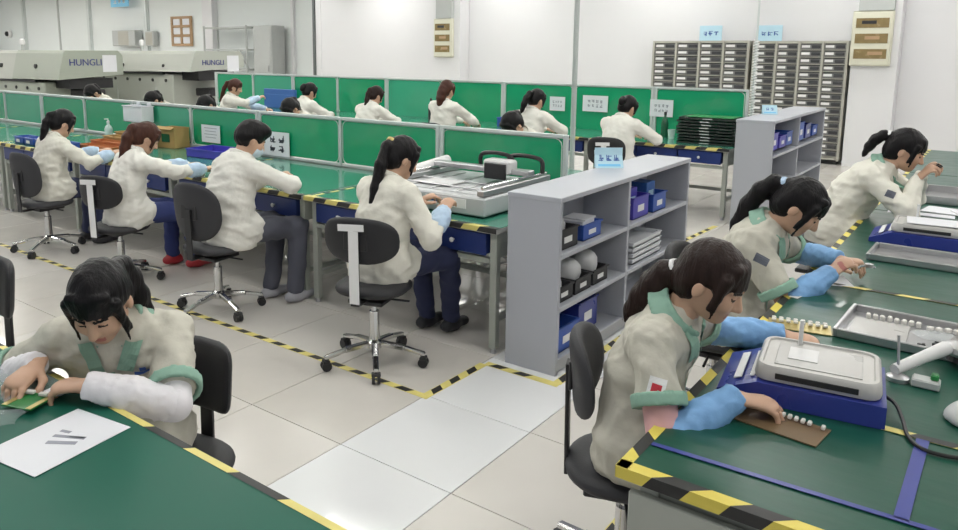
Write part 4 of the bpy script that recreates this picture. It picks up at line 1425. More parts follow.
# behind the near partition (facing -y): mostly the tops of their heads show
labs = ['black-haired worker behind the near partition in front of the closer oven hood', 'black-haired worker behind the near partition above the white hanging box',
        'black-haired worker behind the near partition beside the reddish-haired woman', 'black-haired worker behind the near partition below the blue folder',
        'black-haired worker behind the near partition beside the slim grey pole']
for k, (x, hy, st) in enumerate(((-8.62, 10, .47), (-7.0, -10, .43), (-5.85, 5, .42), (-4.28, 0, .45), (-1.33, -15, .45))):
    person(labs[k], x, 3.84, PI, (10, 34, 48), head=(52, hy, 0), wr=(x - .14, 3.36, .80), wl=(x + .14, 3.36, .80), vox=.02, fine=.008, hv=.006,
           seed=20 + k, seat=st, tail=TAIL(.2, .05, .035))
    chair(labs[k].replace('black-haired worker', 'office chair of the worker'), x, 3.90, PI, seat_z=st)

# far row
FAR = [
    (-7.35, 4.96, 'woman with brown ponytail and pale sleeves sitting beside the blue folder', dict(rz=-.9, lean=(6, 14, 22), head=(22, 0, 0), hair='hairred', cover='sleevepale',
        wr=(-7.0, 5.30, .98), wl=(-7.08, 5.50, .80), hint_l=(-.9, -.3, -.8), tail=TAIL(.34, .06))),
    (-5.76, 4.99, 'woman in cream jacket bending over the bench right next to the blue folder', dict(lean=(8, 22, 30), head=(30, -15, 0), tail=TAIL(.10, .05)[:4])),
    (-4.46, 4.94, 'woman in cream jacket bending over the bench with a dark bottle', dict(lean=(8, 22, 30), head=(32, -15, 0), hair='hairbrown', tail=TAIL(.26, .05))),
    (-3.40, 5.22, 'woman sitting upright with loose brown hair seen from behind in the far row', dict(lean=(2, 6, 12), head=(14, 0, 0), hair='hairred', seat=.52, tail=TAIL(.24, .02, .062, (0, -.07, .02)))),
    (-2.13, 5.12, 'woman with black ponytail reaching along the bench by the slim grey pole', dict(lean=(6, 14, 24), head=(30, -15, 0), seat=.48, tail=TAIL(.24, .09, .036, (0, -.11, .045), -.05))),
    (-1.07, 5.15, 'woman lying low over the far bench before a black tagged chair back', dict(lean=(6, 20, 32), head=(34, -18, 0), tail=TAIL(.08, .05)[:4])),
]
CHL = ['black office chair turned sideways beside the blue folder in the far row', 'black office chair in the far row behind the woman next to the blue folder',
       'black office chair in the far row of the woman by the dark bottle', 'black office chair of the woman with loose brown hair', 'black office chair of the woman reaching along the bench by the pole',
       'black office chair with a white tag on its back in the far row']
for k, (x, y, lab, kw) in enumerate(FAR):
    kw = dict(kw)
    rz_ = kw.pop('rz', 0)
    kw.setdefault('wr', (x + .20, y + .44, .80))
    kw.setdefault('wl', (x - .06, y + .50, .80))
    kw.setdefault('hint_r', (1.0, -.1, -.5))
    person(lab, x, y, rz_, vox=.017, fine=.0075, hv=.006, seed=40 + k, jacket='cream2', **kw)
    chair(CHL[k], x - .04, y - .06, rz_ + .15, back=(.20, .15, 3.0), backz=.70, tape_tag=(k == 5))

# long table on the right (facing +x)
I = person('woman with brown ponytail, khaki jacket and blue sleeve covers beside the blue scale', 1.385, -.115, -PI / 2, (2, 20, 42), side=-.03, twist=4, head=(26, 2, 0), seat=.45, scale=.92,
       wr=(1.675, -.20, .795), wl=(1.66, .34, .80), hint_r=(1.0, -.55, -.9), hint_l=(-1, .2, -.5), jacket='khaki', collar='mint', sleeve='short', arm_mat='pink', cover='sleeveblue', cover_len=.9, hair='hairbrown',
       tail=[(0, -.108, -.030, .024), (-.0, -.030, -.018, .036), (0, -.060, -.06, .045), (0, -.095, -.11, .042), (0, -.130, -.165, .030), (0, -.155, -.205, .006)],
       tie='label', vox=.010, fine=.0045, hv=.0038, seed=51, hand_curl=.55, handdir=((.6, .35, -.12), (.85, .35, -.1)), shoes='shoe', fringe=True, sl_end=.64, chub=.90, hem=.085)
outd = (1, .35, .25)
patch(I, I['SR'] + (I['ER'] - I['SR']) * .42, outd, (0, .2, 1), .045, .055, M['label'], 'badge')
patch(I, I['SR'] + (I['ER'] - I['SR']) * .42, outd, (0, .2, 1), .026, .022, M['red'], 'badge_emblem', off=.0045)
chair('black swivel chair with curved oval back under the woman beside the blue scale', 1.345, -.10, -PI / 2 + .36, back=(.17, .135, 2.4), backz=.73, seat_z=.44, seat=(.185, .185, 2.4), foam='greyfoam', back_y=-.155, base_rz=.25)
I = person('woman with long black ponytail and blue sleeve covers holding a small metal part', 1.28, 1.15, -PI / 2, (6, 26, 44), head=(40, 8, 0), seat=.45, scale=.97,
       wr=(1.655, 1.16, .81), wl=(1.64, 1.42, .81), hint_r=(1.0, -.5, -.9), hint_l=(-1, .2, -.6), jacket='khaki', collar='mint', sleeve='short', cover='sleeveblue', cover_len=.9,
       tail=[(0, -.112, .030, .022), (0, -.040, .0, .032), (0, -.09, -.04, .038), (0, -.14, -.11, .036), (0, -.18, -.20, .028), (0, -.20, -.27, .018), (0, -.215, -.31, .005)],
       tie='sleevepale', vox=.011, fine=.005, seed=52, hand_curl=.8, hair_len=1.3)
patch(I, I['SR'] + (I['ER'] - I['SR']) * .30, (1, .25, .45), (0, .35, 1), .055, .035, M['ink'], 'badge')
chair('black office chair under the woman with blue sleeve covers and a long black ponytail', 1.22, 1.15, -PI / 2, back=(.19, .14, 2.5), backz=.70)
I = person('woman in khaki jacket with a dark sleeve emblem raising her hands toward her face', 1.394, 2.83, -PI / 2, (20, 38, 48), head=(24, 4, 0), seat=.56, scale=.97,
       wr=(1.79, 2.76, 1.00), wl=(1.79, 2.94, 1.00), hint_r=(1.0, -.2, -.9), hint_l=(-1, -.2, -.9), jacket='cream', collar='mint', sleeve='long', vox=.012, fine=.0055, seed=53, hand_curl=1.0,
       tail=[(0, -.112, .045, .020), (0, -.035, -.005, .027), (0, -.075, -.035, .029), (0, -.105, -.080, .025), (0, -.125, -.125, .014), (0, -.135, -.145, .004)], tie='label',
       handdir=((.6, .1, .75), (.6, -.1, .75)), palm=((-.7, -.3, .6), (-.7, .3, .6)))
patch(I, I['SR'] + (I['ER'] - I['SR']) * .5, (1, .2, .3), (0, .35, 1), .045, .04, M['ink'], 'badge')
chair('black office chair under the woman raising her hands', 1.33, 2.83, -PI / 2, back=(.19, .14, 2.5), backz=.76, seat_z=.56)
# woman at the left table
P1X, P1Y = .05, -.972
I = person('woman in khaki jacket with mint collar and white sleeves sorting parts at the left table', P1X, P1Y, PI + .8, (6, 24, 44), head=(36, -6, 0), seat=.38, scale=.95,
       wr=(.03, -1.245, .80), wl=(.27, -1.215, .795), hint_l=(-.95, .25, -.45), hint_r=(.95, -.25, -.7), jacket='khaki', collar='mint', sleeve='short', cover='sleevewhite', cover_len=1.0, arm_mat='sleevewhite',
       tail=TAIL(.22, .05, .034, (-.03, -.105, .04), -.06),
       vox=.010, fine=.0045, hv=.0038, seed=54, hand_curl=.65, handdir=((.45, -.75, -.15), (-.75, -.35, -.12)), hair_len=1.5)
ch_o = I['N'] - I['U'] * .095 - I['rgt'] * .085 + I['fwd'] * .1
patch(I, ch_o, I['fwd'], I['U'], .050, .012, M['inkblue'], 'chest_emblem')
patch(I, ch_o + I['U'] * .016, I['fwd'], I['U'], .018, .016, M['inkblue'], 'chest_emblem')
chair('black office chair with squarish back beside the woman in white sleeves', .20, -.96, PI + .25, back=(.17, .115, 5.0), backz=.66, back_y=-.17, seat_z=.42)
chair('black office chair with squarish back standing empty by the left table', -1.02, -1.10, PI + .1, back=(.19, .12, 4.5), backz=.745, back_y=-.19)

# ------------------------------------------------------------------ things on the tables
TZ = .7432
def one(name, label, cat, mb, m, loc, rz=0.0, group=None, smooth=False):
    return tag(mb.build(name, m, None, loc, rz, smooth), label, cat, group)
def open_bin(w, d, h, t=.006, lip=.008):
    b = MB()
    b.box((0, 0, t / 2), (w, d, t))
    for sx in (-1, 1):
        b.box((sx * (w / 2 - t / 2), 0, h / 2), (t, d, h))
        b.box((sx * (w / 2 + lip / 2), 0, h - .004), (lip, d + 2 * lip, .008))
    for sy in (-1, 1):
        b.box((0, sy * (d / 2 - t / 2), h / 2), (w - 2 * t, t, h))
        b.box((0, sy * (d / 2 + lip / 2), h - .004), (w, lip, .008))
    return b
def lump(rx, ry, rz_, seed, n=14, amp=.18):
    """crumpled pouch sitting on z=0"""
    rnd = random.Random(seed)
    ph = [rnd.uniform(0, 6.28) for _ in range(8)]
    vs, fs = [], []
    m_ = 8
    for j in range(m_ + 1):
        v = PI * j / m_
        for i in range(n):
            u = 2 * PI * i / n
            k = 1 + amp * (math.sin(3 * u + ph[0] + 2 * v) * .5 + math.sin(5 * u + ph[1]) * .3 + math.sin(4 * v + ph[2] + u) * .4)
            z = rz_ * (1 - math.cos(v)) * (.25 + .25 * k if j > m_ / 2 else .5)
            vs.append((rx * math.sin(v) ** .7 * math.cos(u) * k, ry * math.sin(v) ** .7 * math.sin(u) * k, max(0, z)))
    for j in range(m_):
        for i in range(n):
            i2 = (i + 1) % n
            fs.append((j * n + i, j * n + i2, (j + 1) * n + i2, (j + 1) * n + i))
    return MB().add(vs, fs)
def sheet(w, h, seed, amp=.12, n=16):
    """crinkled clear film lying on the table"""
    rnd = np.random.RandomState(seed)
    vs, fs = [], []
    dirs = rnd.normal(size=(6, 2)) * 22
    ph = rnd.rand(6) * 6
    for j in range(n):
        for i in range(n):
            x, y = w * (i / (n - 1) - .5), h * (j / (n - 1) - .5)
            z = sum(abs(math.sin(x * d[0] + y * d[1] + p)) for d, p in zip(dirs, ph)) / 6
            e = min(i, j, n - 1 - i, n - 1 - j) / 4
            vs.append((x + .02 * math.sin(y * 30 + seed), y + .02 * math.sin(x * 26), .002 + amp * z * min(1, e) * .25))
    for j in range(n - 1):
        for i in range(n - 1):
            fs.append((j * n + i, j * n + i + 1, (j + 1) * n + i + 1, (j + 1) * n + i))
    return MB().add(vs, fs)

# --- bench scales
def scale(label, x, y, rz, lid=True):
    t = thing('bench_scale', label, 'scale', (x, y, TZ), rz)
    b = MB()
    m3 = Matrix(((1, 0, 0), (0, 0, -1), (0, 1, 0)))
    b.prism([(-.21, 0), (.20, 0), (.20, .060), (-.11, .060), (-.21, .020)], -.145, .145, mtx=m3)
    b.build('housing', M['deviceblue'], t)
    for sx in (-.17, .16):
        for sy in (-.11, .11):
            pass
    MB().box((-.162, .0, .0455), (.022, .20, .003), mtx=Matrix.Rotation(-.38, 3, 'Y')).build('display_strip', M['label'], t)
    MB().box((-.125, .0, .0585), (.012, .20, .003), mtx=Matrix.Rotation(-.2, 3, 'Y')).build('key_strip', M['label'], t)
    c = MB()
    pr = []
    w, d, r = .152, .128, .035
    for (cx_, cy_, a0) in ((w - r, d - r, 0), (-w + r, d - r, 90), (-w + r, -d + r, 180), (w - r, -d + r, 270)):
        for q in range(6):
            a = R(a0 + q * 18)
            pr.append((cx_ + r * math.cos(a), cy_ + r * math.sin(a)))
    lay = [(1.0, .064), (1.02, .075), (1.0, .098), (.955, .106), (.90, .106), (.885, .100)]
    vs, fs = [], []
    for k, z in lay:
        vs += [(a * k + .035, bb * k, z) for a, bb in pr]
    n = len(pr)
    for j in range(len(lay) - 1):
        for i in range(n):
            fs.append((j * n + i, j * n + (i + 1) % n, (j + 1) * n + (i + 1) % n, (j + 1) * n + i))
    fs.append(tuple(range((len(lay) - 1) * n, len(lay) * n)))
    fs.append(tuple(reversed(range(n))))
    c.add(vs, fs)
    c.build('pan', M['devicegrey'], t, smooth=True)
    MB().box((.035, 0, .1005), (.215, .175, .004), bev=.001).build('pan_insert', M['devicetray'], t)
    MB().box((-.005, .012, .1035), (.075, .095, .002)).build('inset_card', M['machinelight'], t)
    MB().box((.035, -.1315, .082), (.20, .004, .016), bev=.001).build('front_slot', M['blackplastic'], t)
    MB().cyl((-.02, .10, .10), (-.02, .10, .175), .006, n=8).build('peg', M['machinelight'], t)
    return t
scale('blue bench scale with pale grey pan in front of the woman with brown ponytail', 1.785, .075, R(8))
scale('dark blue bench scale beside the stacked papers and long metal tray', 1.86, 2.33, R(2))
one('paper_sheet', 'loose white sheet lying on the dark blue bench scale', 'paper', MB().box((0, 0, .002), (.26, .18, .003)), M['paper'], (1.93, 2.34, TZ + .1065), R(6))

# --- metal trays
def tray(label, x, y, w, d, rz, h=.03):
    t = thing('metal_tray', label, 'tray', (x, y, TZ), rz)
    MB().box((0, 0, .003), (w, d, .006)).build('bottom', M['steel'], t)
    for sx in (-1, 1):
        MB().box((sx * w / 2, 0, h / 2 + .002), (.014, d + .014, h), bev=.003).build('rim', M['steel'], t)
    for sy in (-1, 1):
        MB().box((0, sy * d / 2, h / 2 + .002), (w - .014, .014, h), bev=.003).build('rim', M['steel'], t)
    return t
tray('open metal tray of bagged loose parts beside the blue scale', 2.03, .75, .50, .32, R(-2))
tray('shallow empty metal tray in front of the dark blue scale', 2.00, 1.90, .58, .26, R(-1))
tray('metal tray near the woman with raised hands', 2.05, 3.80, .60, .5, R(0), .05)
rnd = random.Random(5)
for k in range(8):
    x, y = 1.84 + .022 * k, .865 - rnd.uniform(0, .01)
    one('connector', 'small white connector in a row inside the tray of loose parts', 'connector', MB().box((0, 0, .009), (.015, .024, .018), bev=.003), M['component'], (x, y, TZ + .006), rnd.uniform(-.2, .2), 'white connectors lined up in the metal tray')
for k in range(7):
    x, y = 2.03 + .025 * k, .855 + rnd.uniform(-.012, .01)
    one('connector', 'small white connector lying loose in the tray of loose parts', 'connector', MB().box((0, 0, .008), (.018, .020, .016), bev=.003), M['component'], (x, y, TZ + .006), rnd.uniform(-1, 1), 'white connectors loose in the metal tray')
one('circuit_sheet', 'grey circuit panel lying in the tray of loose parts', 'circuit board', MB().box((0, 0, .003), (.17, .20, .005), bev=.001), M['devicetray'], (1.89, .735, TZ + .006), R(2))
for k, (x, y, r_, sd) in enumerate(((2.05, .76, .055, 1), (2.12, .69, .05, 2), (2.18, .78, .05, 3))):
    one('plastic_bag', ('crumpled clear bag next to the grey circuit panel in the tray', 'crumpled clear bag in the middle of the metal tray', 'crumpled clear bag at the end of the metal tray')[k], 'bag',
        lump(r_, r_ * .8, .022, sd, 18, .3), M['plasticclear'], (x, y, TZ + .007), k, smooth=False)
for k in range(6):
    one('metal_clip', 'small dark metal clip scattered in the metal tray of loose parts', 'clip', MB().box((0, 0, .006), (.024, .012, .010), bev=.002).box((.006, 0, .012), (.008, .010, .004)), M['cabdark'],
        (2.02 + .036 * k, .655 + .02 * ((k * 5) % 3), TZ + .006), k * 1.1, 'dark clips in the metal tray')
# --- circuit boards with rows of white parts
def board(label, x, y, w, d, rz, m, rows, cols, z=TZ):
    t = thing('circuit_board', label, 'circuit board', (x, y, z), rz)
    MB().box((0, 0, .002), (w, d, .003)).build('panel', M[m], t)
    part = MB().box((0, 0, .0075), (w / cols * .55, d * .16, .009), bev=.002).mesh('component', M['component'])
    for j in range(rows):
        for i in range(cols):
            if (i * 7 + j * 3) % 11 == 4: continue
            link('component', part, t, (w * ((i + .5) / cols - .5) * .94, d * (.36 - .22 * j), .0035), .15)
    return t
board('brown circuit panel with a row of white parts under the hand of the brown-haired woman', 1.785, -.175, .21, .115, R(-7), 'pcbbrown', 1, 12)
board('pale circuit strip with white blocks under the far hand of the brown-haired woman', 1.66, .62, .20, .10, R(12), 'gold', 2, 8)
# --- magnifier, cable, controller
t = thing('inspection_magnifier', 'white jointed tool arm with a round head beside the metal tray', 'magnifier', (1.99, .33, TZ))
MB().lathe([(.03, 0), (.03, .012), (.012, .02)], n=16).build('foot', M['steel'], t, smooth=True)
MB().cyl((0, 0, .02), (-.01, .02, .13), .004, n=8).build('rod', M['steel'], t)
MB().tube([(-.01, .0, .03), (.05, .10, .05), (.10, .20, .06)], [.016, .018, .022], 12).build('arm', M['machinelight'], t, smooth=True)
MB().lathe([(.03, .035), (.055, .04), (.060, .05), (.055, .065), (.03, .072)], (.15, .24, 0), 20).build('head', M['steel'], t, smooth=True)
MB().lathe([(.05, .020), (.045, .036)], (.15, .24, 0), 20).build('lens', M['blackplastic'], t)
t = thing('tool_clip', 'small grey clip block standing behind the blue scale', 'clip', (2.06, .33, TZ))
MB().box((0, 0, .012), (.07, .05, .024), bev=.004).build('base', M['conduit'], t)
MB().box((.02, .005, .032), (.02, .028, .018), bev=.004).build('clip', M['pcbgreen'], t)
t = thing('hand_controller', 'pale grey rounded controller box at the end of the black cable', 'controller', (2.24, .17, TZ), R(20))
S_ = Field((-.16, -.13, -.01), (.16, .13, .09), .008)
S_.ell((0, 0, .0), (.13, .10, .065), None, .01).plane((0, 0, -1), 0)
link('shell', np_mesh('shell', [S_.arrays()], [M['machine']]), t)
MB().lathe([(.016, 0), (.016, .006), (.010, .009)], (-.03, -.02, .060), 12).build('button', M['blackplastic'], t)
pts = [(1.975, .12, .772), (2.01, .08, .772), (2.035, .02, .758), (2.055, -.05, .7485), (2.09, -.10, .7485), (2.15, -.10, .7485), (2.22, -.06, .7485), (2.34, -.02, .7485), (2.5, .0, .7485)]
def smooth_path(P, n=6):
    P = [Vector(p) for p in P]
    out = []
    for i in range(len(P) - 1):
        p0, p1, p2, p3 = P[max(i - 1, 0)], P[i], P[i + 1], P[min(i + 2, len(P) - 1)]
        for q in range(n):
            u = q / n
            out.append(.5 * ((2 * p1) + (p2 - p0) * u + (2 * p0 - 5 * p1 + 4 * p2 - p3) * u * u + (3 * p1 - p0 - 3 * p2 + p3) * u ** 3))
    out.append(P[-1])
    return out
one('power_cable', 'black cable curling from the blue scale over the table', 'cable', MB().tube(smooth_path(pts), .0052, 8), M['cable'], (0, 0, 0), smooth=True)
for lab, x, y in (('small white label stuck near the elbow of the brown-haired woman', 1.575, -.275), ('small white label stuck at the table edge by the black-haired woman with blue sleeves', 1.572, .98)):
    t = thing('table_label', lab, 'label', (x, y, .7437), R(80))
    MB().box((0, 0, .0006), (.06, .035, .0008)).build('card', M['label'], t)
    MB().box((.008, 0, .0013), (.018, .022, .0006)).build('print', M['inkgrey'], t)
t = thing('metal_part', 'small bright metal piece held by the woman with blue sleeves', 'metal part', (1.745, 1.31, .80), R(30))
MB().tube([(-.03, 0, 0), (.0, .01, .02), (.03, 0, .03), (.05, -.01, .02)], .006, 8).build('bracket', M['chrome'], t, smooth=True)
MB().cyl((.03, 0, .02), (.03, 0, .034), .016, n=14).build('ring', M['steel'], t)
one('paper_slip', 'small white slip of paper under the hands of the woman with blue sleeves', 'paper', MB().box((0, 0, .001), (.10, .14, .0015)), M['paper'], (1.66, 1.30, TZ), R(25))
for k, (x, y, w, d, r_) in enumerate(((1.80, 3.12, .34, .10, 3), (1.95, 3.30, .30, .22, -8), (2.10, 3.28, .28, .20, 20))):
    one('paper_sheet', ('long white paper strip near the woman raising her hands', 'white sheet of paper behind the dark blue scale', 'tilted white sheet of paper farther along the long table')[k], 'paper',
        MB().box((0, 0, .0015 + .004 * k), (w, d, .003)), M['paper'], (x, y, TZ), R(r_))

# --- left table
t = thing('drawing_sheet', 'white paper with a small printed sketch on the left table', 'paper', (.40, -1.365, TZ), R(9))
MB().box((0, 0, .001), (.205, .26, .0015)).build('sheet', M['paper'], t)
b = MB()
b.box((.012, .022, .0021), (.085, .012, .0006), R(20)).box((.02, -.005, .0021), (.075, .014, .0006), R(26)).box((-.02, .035, .0021), (.03, .010, .0006), R(10)).box((.03, .03, .0021), (.04, .005, .0006), R(22))
b.build('printed_sketch', M['inkgrey'], t)
board('green circuit board with gold edges on the left table', .155, -1.325, .10, .085, R(20), 'pcbgreen', 1, 2, TZ + .012)
t = bpy.data.objects['circuit_board.002']
for sx in (-1, 1):
    MB().box((sx * .040, 0, .0042), (.016, .08, .0015)).build('gold_edge', M['gold'], t)
for k, (x, y, w, h, sd) in enumerate(((.02, -1.30, .20, .16, 3), (-.08, -1.27, .20, .20, 8), (.20, -1.42, .12, .07, 5))):
    one('plastic_bag', ('crinkled clear bag around the green circuit board', 'crinkled clear bag beside the hand of the woman with white sleeves', 'small crinkled clear bag by the printed sketch')[k], 'bag',
        sheet(w, h, sd, .16), M['plasticclear'], (x, y, TZ + .004), k * .4)
one('paper_slip', 'small folded white slip between the hands of the woman in white sleeves', 'paper', lump(.035, .025, .014, 5, 10, .2), M['paper'], (.15, -1.25, TZ + .004), .5)

# --- near row benches
t = thing('desktop_plotter', 'grey desktop plotter with rails and a black cable loop on the near bench', 'plotter', (-.56, 1.74, TZ))
MB().box((0, 0, .065), (.80, .80, .11), bev=.01).build('base', M['machine'], t)
MB().box((0, 0, .005), (.70, .70, .012)).build('feet_plate', M['blackplastic'], t)
MB().box((-.02, -.02, .122), (.62, .62, .006), bev=.002).build('work_plate', M['machine'], t)
for x in (-.22, -.04, .14):
    MB().box((x, -.02, .128), (.018, .60, .008), bev=.002).build('slide_bar', M['steel'], t)
for y in (-.24, -.06):
    MB().box((-.02, y, .136), (.60, .016, .008), bev=.002).build('cross_bar', M['steel'], t)
MB().box((-.10, -.15, .134), (.24, .16, .006)).build('clamped_panel', M['machinelight'], t)
for sx in (-1, 1):
    MB().box((sx * .36, 0, .145), (.05, .78, .035), bev=.005).build('side_rail', M['steel'], t)
    MB().cyl((sx * .36, -.37, .175), (sx * .36, .37, .175), .010, n=10).build('guide_rod', M['chrome'], t, smooth=True)
MB().box((0, .14, .20), (.78, .07, .035), bev=.006).build('gantry', M['steel'], t)
MB().box((.16, .13, .225), (.20, .11, .09), bev=.012).build('carriage', M['machinelight'], t)
MB().box((.16, .07, .20), (.16, .02, .10), bev=.004).build('carriage_plate', M['blackplastic'], t)
for k in (0, 1):
    pts = [(-.05 + .22 * k, .22, .19), (-.05 + .22 * k, .22, .27), (.02 + .22 * k, .21, .295), (.14 + .22 * k, .2, .295), (.21 + .22 * k, .19, .275), (.22 + .22 * k, .18, .20)]
    MB().tube(smooth_path(pts), .014, 8).build('cable_loop', M['cable'], t, smooth=True)
MB().box((.12, -.403, .075), (.30, .004, .055)).build('name_plate', M['label'], t)
b = MB()
b.box((.03, -.4055, .08), (.07, .001, .022)).box((.12, -.4055, .08), (.07, .001, .012))
b.build('name_print', M['inkblue'], t)
MB().tube([(-.39, -.2, .16), (-.39, .3, .20)], .035, 10).build('paper_roll', M['label'], t, smooth=True)
t = thing('sorting_tray', 'violet blue plastic tray on the bench beside the man in a mask', 'tray', (-3.50, 1.98, TZ), R(4))
open_bin(.50, .30, .075).build('tray', M['purplebin'], t)
t = thing('notice_sheet', 'white printed sheet fixed on the near partition above the violet tray', 'notice', (-3.97, 2.246, .81))
MB().box((0, 0, .085), (.29, .003, .17)).build('sheet', M['paper'], t)
b = MB()
for k in range(4): b.box((0, -.002, .14 - .03 * k), (.20 - .03 * (k % 2), .001, .006))
b.build('print', M['inkgrey'], t)
t = thing('notice_sheet', 'white sheet with four large printed characters on the near partition beside the man', 'notice', (-3.02, 2.246, .765))
MB().box((0, 0, .108), (.36, .003, .215)).build('sheet', M['paper'], t)
b = MB()
glyphs(b, 2, 2, .085, .068, .02, .108, -.0025, 31, pitch=.115)
b.build('lettering', M['ink'], t)
t = thing('spray_bottle', 'pale spray bottle on the bench of small bins', 'bottle', (-5.55, 2.08, TZ))
MB().lathe([(.040, 0), (.042, .01), (.042, .11), (.030, .14), (.014, .155), (.014, .17)], n=16).build('bottle', M['bottlewhite'], t, smooth=True)
MB().lathe([(.017, .17), (.017, .19), (.010, .20)], n=12).build('cap', M['label'], t)
MB().tube([(0, 0, .19), (0, 0, .215), (0, -.04, .215)], .006, 6).build('nozzle', M['label'], t)
t = thing('hanging_box', 'white plastic box hung on the near partition above orange trays', 'box', (-5.10, 2.17, .95))
open_bin(.36, .13, .17).build('box', M['foamwhite'], t)
MB().box((-.1, .07, .185), (.02, .05, .03)).build('hook', M['foamwhite'], t)
MB().box((.1, .07, .185), (.02, .05, .03)).build('hook', M['foamwhite'], t)
t = thing('carton', 'brown open carton standing on the bench behind the reddish-haired woman', 'carton', (-4.40, 2.115, TZ), R(5))
open_bin(.26, .18, .20, .006, .002).build('box', M['cardboard'], t)
MB().box((0, -.105, .20), (.25, .05, .004), mtx=Matrix.Rotation(.5, 3, 'X')).build('flap', M['cardboard'], t)
MB().box((.0, -.092, .10), (.12, .003, .08)).build('label_card', M['bottlegreen'], t)
for k in range(4):
    t = thing('parts_tray', ['orange parts tray nearest the table edge in the sloping rack of trays', 'orange parts tray second from the table edge', 'brown parts tray third from the table edge', 'brown parts tray closest to the partition'][k], 'tray',
              (-4.72, 1.52 + .13 * k, TZ + .03 * k), R(3))
    open_bin(.52, .12, .05).build('tray', M['orange'] if k < 2 else M['cardboard'], t)
    MB().box((0, 0, .02 - .015 * 1), (.4, .1, .004)).build('liner', M['paper'], t)
    if k:
        MB().box((0, .0, -.015 * k), (.4, .09, .03 * k - .001)).build('step', M['conduit'], t)
for k in range(5):
    t = thing('component_bin', 'small blue bin on the near bench, ' + ['nearest the orange trays', 'second from the orange trays', 'third from the orange trays', 'fourth from the orange trays', 'farthest from the orange trays'][k], 'bin', (-5.0 - .22 * k, 1.36, TZ), 0, 'small blue bins on the near bench')
    open_bin(.18, .14, .07).build('bin', M['bluebin'], t)
    MB().box((0, -.0785, .03), (.07, .002, .03)).build('label_card', M['label'], t)
one('cable_coil', 'loose coil of pale cable hanging under the plotter bench', 'cable', MB().tube(smooth_path([(-.55, 2.05, .236), (-.42, 2.0, .30), (-.30, 2.06, .27), (-.22, 2.0, .36), (-.12, 2.06, .30), (-.2, 2.02, .236), (-.36, 2.03, .244), (-.5, 2.06, .32), (-.62, 2.03, .234)]), .010, 7), M['cablewhite'], (0, 0, 0), smooth=True)

# --- far row benches
t = thing('folder_stand', 'large blue plastic folder standing on the far bench', 'folder', (-7.6, 6.25, TZ - .001))
MB().box((0, 0, .16), (.78, .05, .32), bev=.008).build('cover', M['bluebox'], t)
MB().box((0, -.028, .12), (.70, .01, .22), bev=.003).build('pocket', M['bluebox'], t)
MB().box((0, .06, .01), (.70, .18, .018), bev=.004).build('foot', M['bluebox'], t)
for k, (x, z, w, h) in enumerate(((-1.97, .965, .34, .20), (-2.86, .95, .24, .17), (-2.50, .95, .22, .18), (-1.12, .95, .28, .20))):
    t = thing('notice_sheet', ['white printed sheet on the far partition beside the slim pole', 'white printed sheet on the far partition behind the blue bin', 'white printed sheet on the far partition near the ponytailed woman',
                               'white printed sheet on the far partition behind the woman lying low'][k], 'notice', (x, 6.482, z))
    MB().box((0, 0, h / 2), (w, .003, h)).build('sheet', M['paper'], t)
    b = MB()
    glyphs(b, 4, 2, w * .13, h * .22, 0, h * .5, -.0022, 50 + k)
    b.build('print', M['inkgrey'], t)
def bottle(label, x, y, z, m, h=.24):
    t = thing('bottle', label, 'bottle', (x, y, z))
    MB().lathe([(.036, 0), (.04, .01), (.04, h * .55), (.028, h * .72), (.013, h * .82), (.013, h * .92)], n=14).build('body', M[m], t, smooth=True)
    MB().lathe([(.016, h * .9), (.016, h), (.010, h + .005)], n=10).build('cap', M['blackplastic'], t)
bottle('dark green bottle beside the stack of black trays', -.98, 6.25, TZ, 'bottlegreen', .28)
bottle('dark bottle standing on the far bench behind the bending women', -4.35, 6.2, TZ, 'blackplastic', .30)
t = thing('plastic_cup', 'pale plastic cup between the dark green bottle and the trays', 'cup', (-.85, 6.12, TZ))
MB().lathe([(.03, 0), (.042, .10), (.040, .10), (.028, .006)], n=16).build('cup', M['bottlewhite'], t, smooth=True)
t = thing('parts_box', 'blue plastic box on the far bench behind the ponytailed woman', 'box', (-2.95, 6.1, TZ))
open_bin(.30, .22, .12).build('box', M['bluebin'], t)
for k in range(9):
    t = thing('tray', 'black slotted tray in the far bench stack, ' + ['lowest', 'second', 'third', 'fourth', 'fifth', 'sixth', 'seventh', 'eighth', 'topmost'][k] + ' counted from the table', 'tray', (-.36 + random.uniform(-.015, .015), 5.98, TZ + .032 * k), random.uniform(-.04, .04), 'black trays stacked on the far bench')
    b = MB()
    b.box((0, 0, .006), (.60, .42, .010), bev=.002)
    for sx in (-1, 1): b.box((sx * .29, 0, .016), (.02, .42, .018), bev=.002)
    for sy in (-1, 1): b.box((0, sy * .20, .014), (.56, .014, .012))
    b.build('tray', M['traygreen'], t)
    MB().box((0, -.2115, .012), (.10, .003, .010)).build('label_strip', M['conduit'], t)
one('green_sheet', 'green circuit sheet lying on top of the black tray stack', 'circuit board', MB().box((0, 0, .002), (.50, .34, .003)), M['pcbgreen'], (-.36, 5.98, TZ + .032 * 8 + .0255), .03)

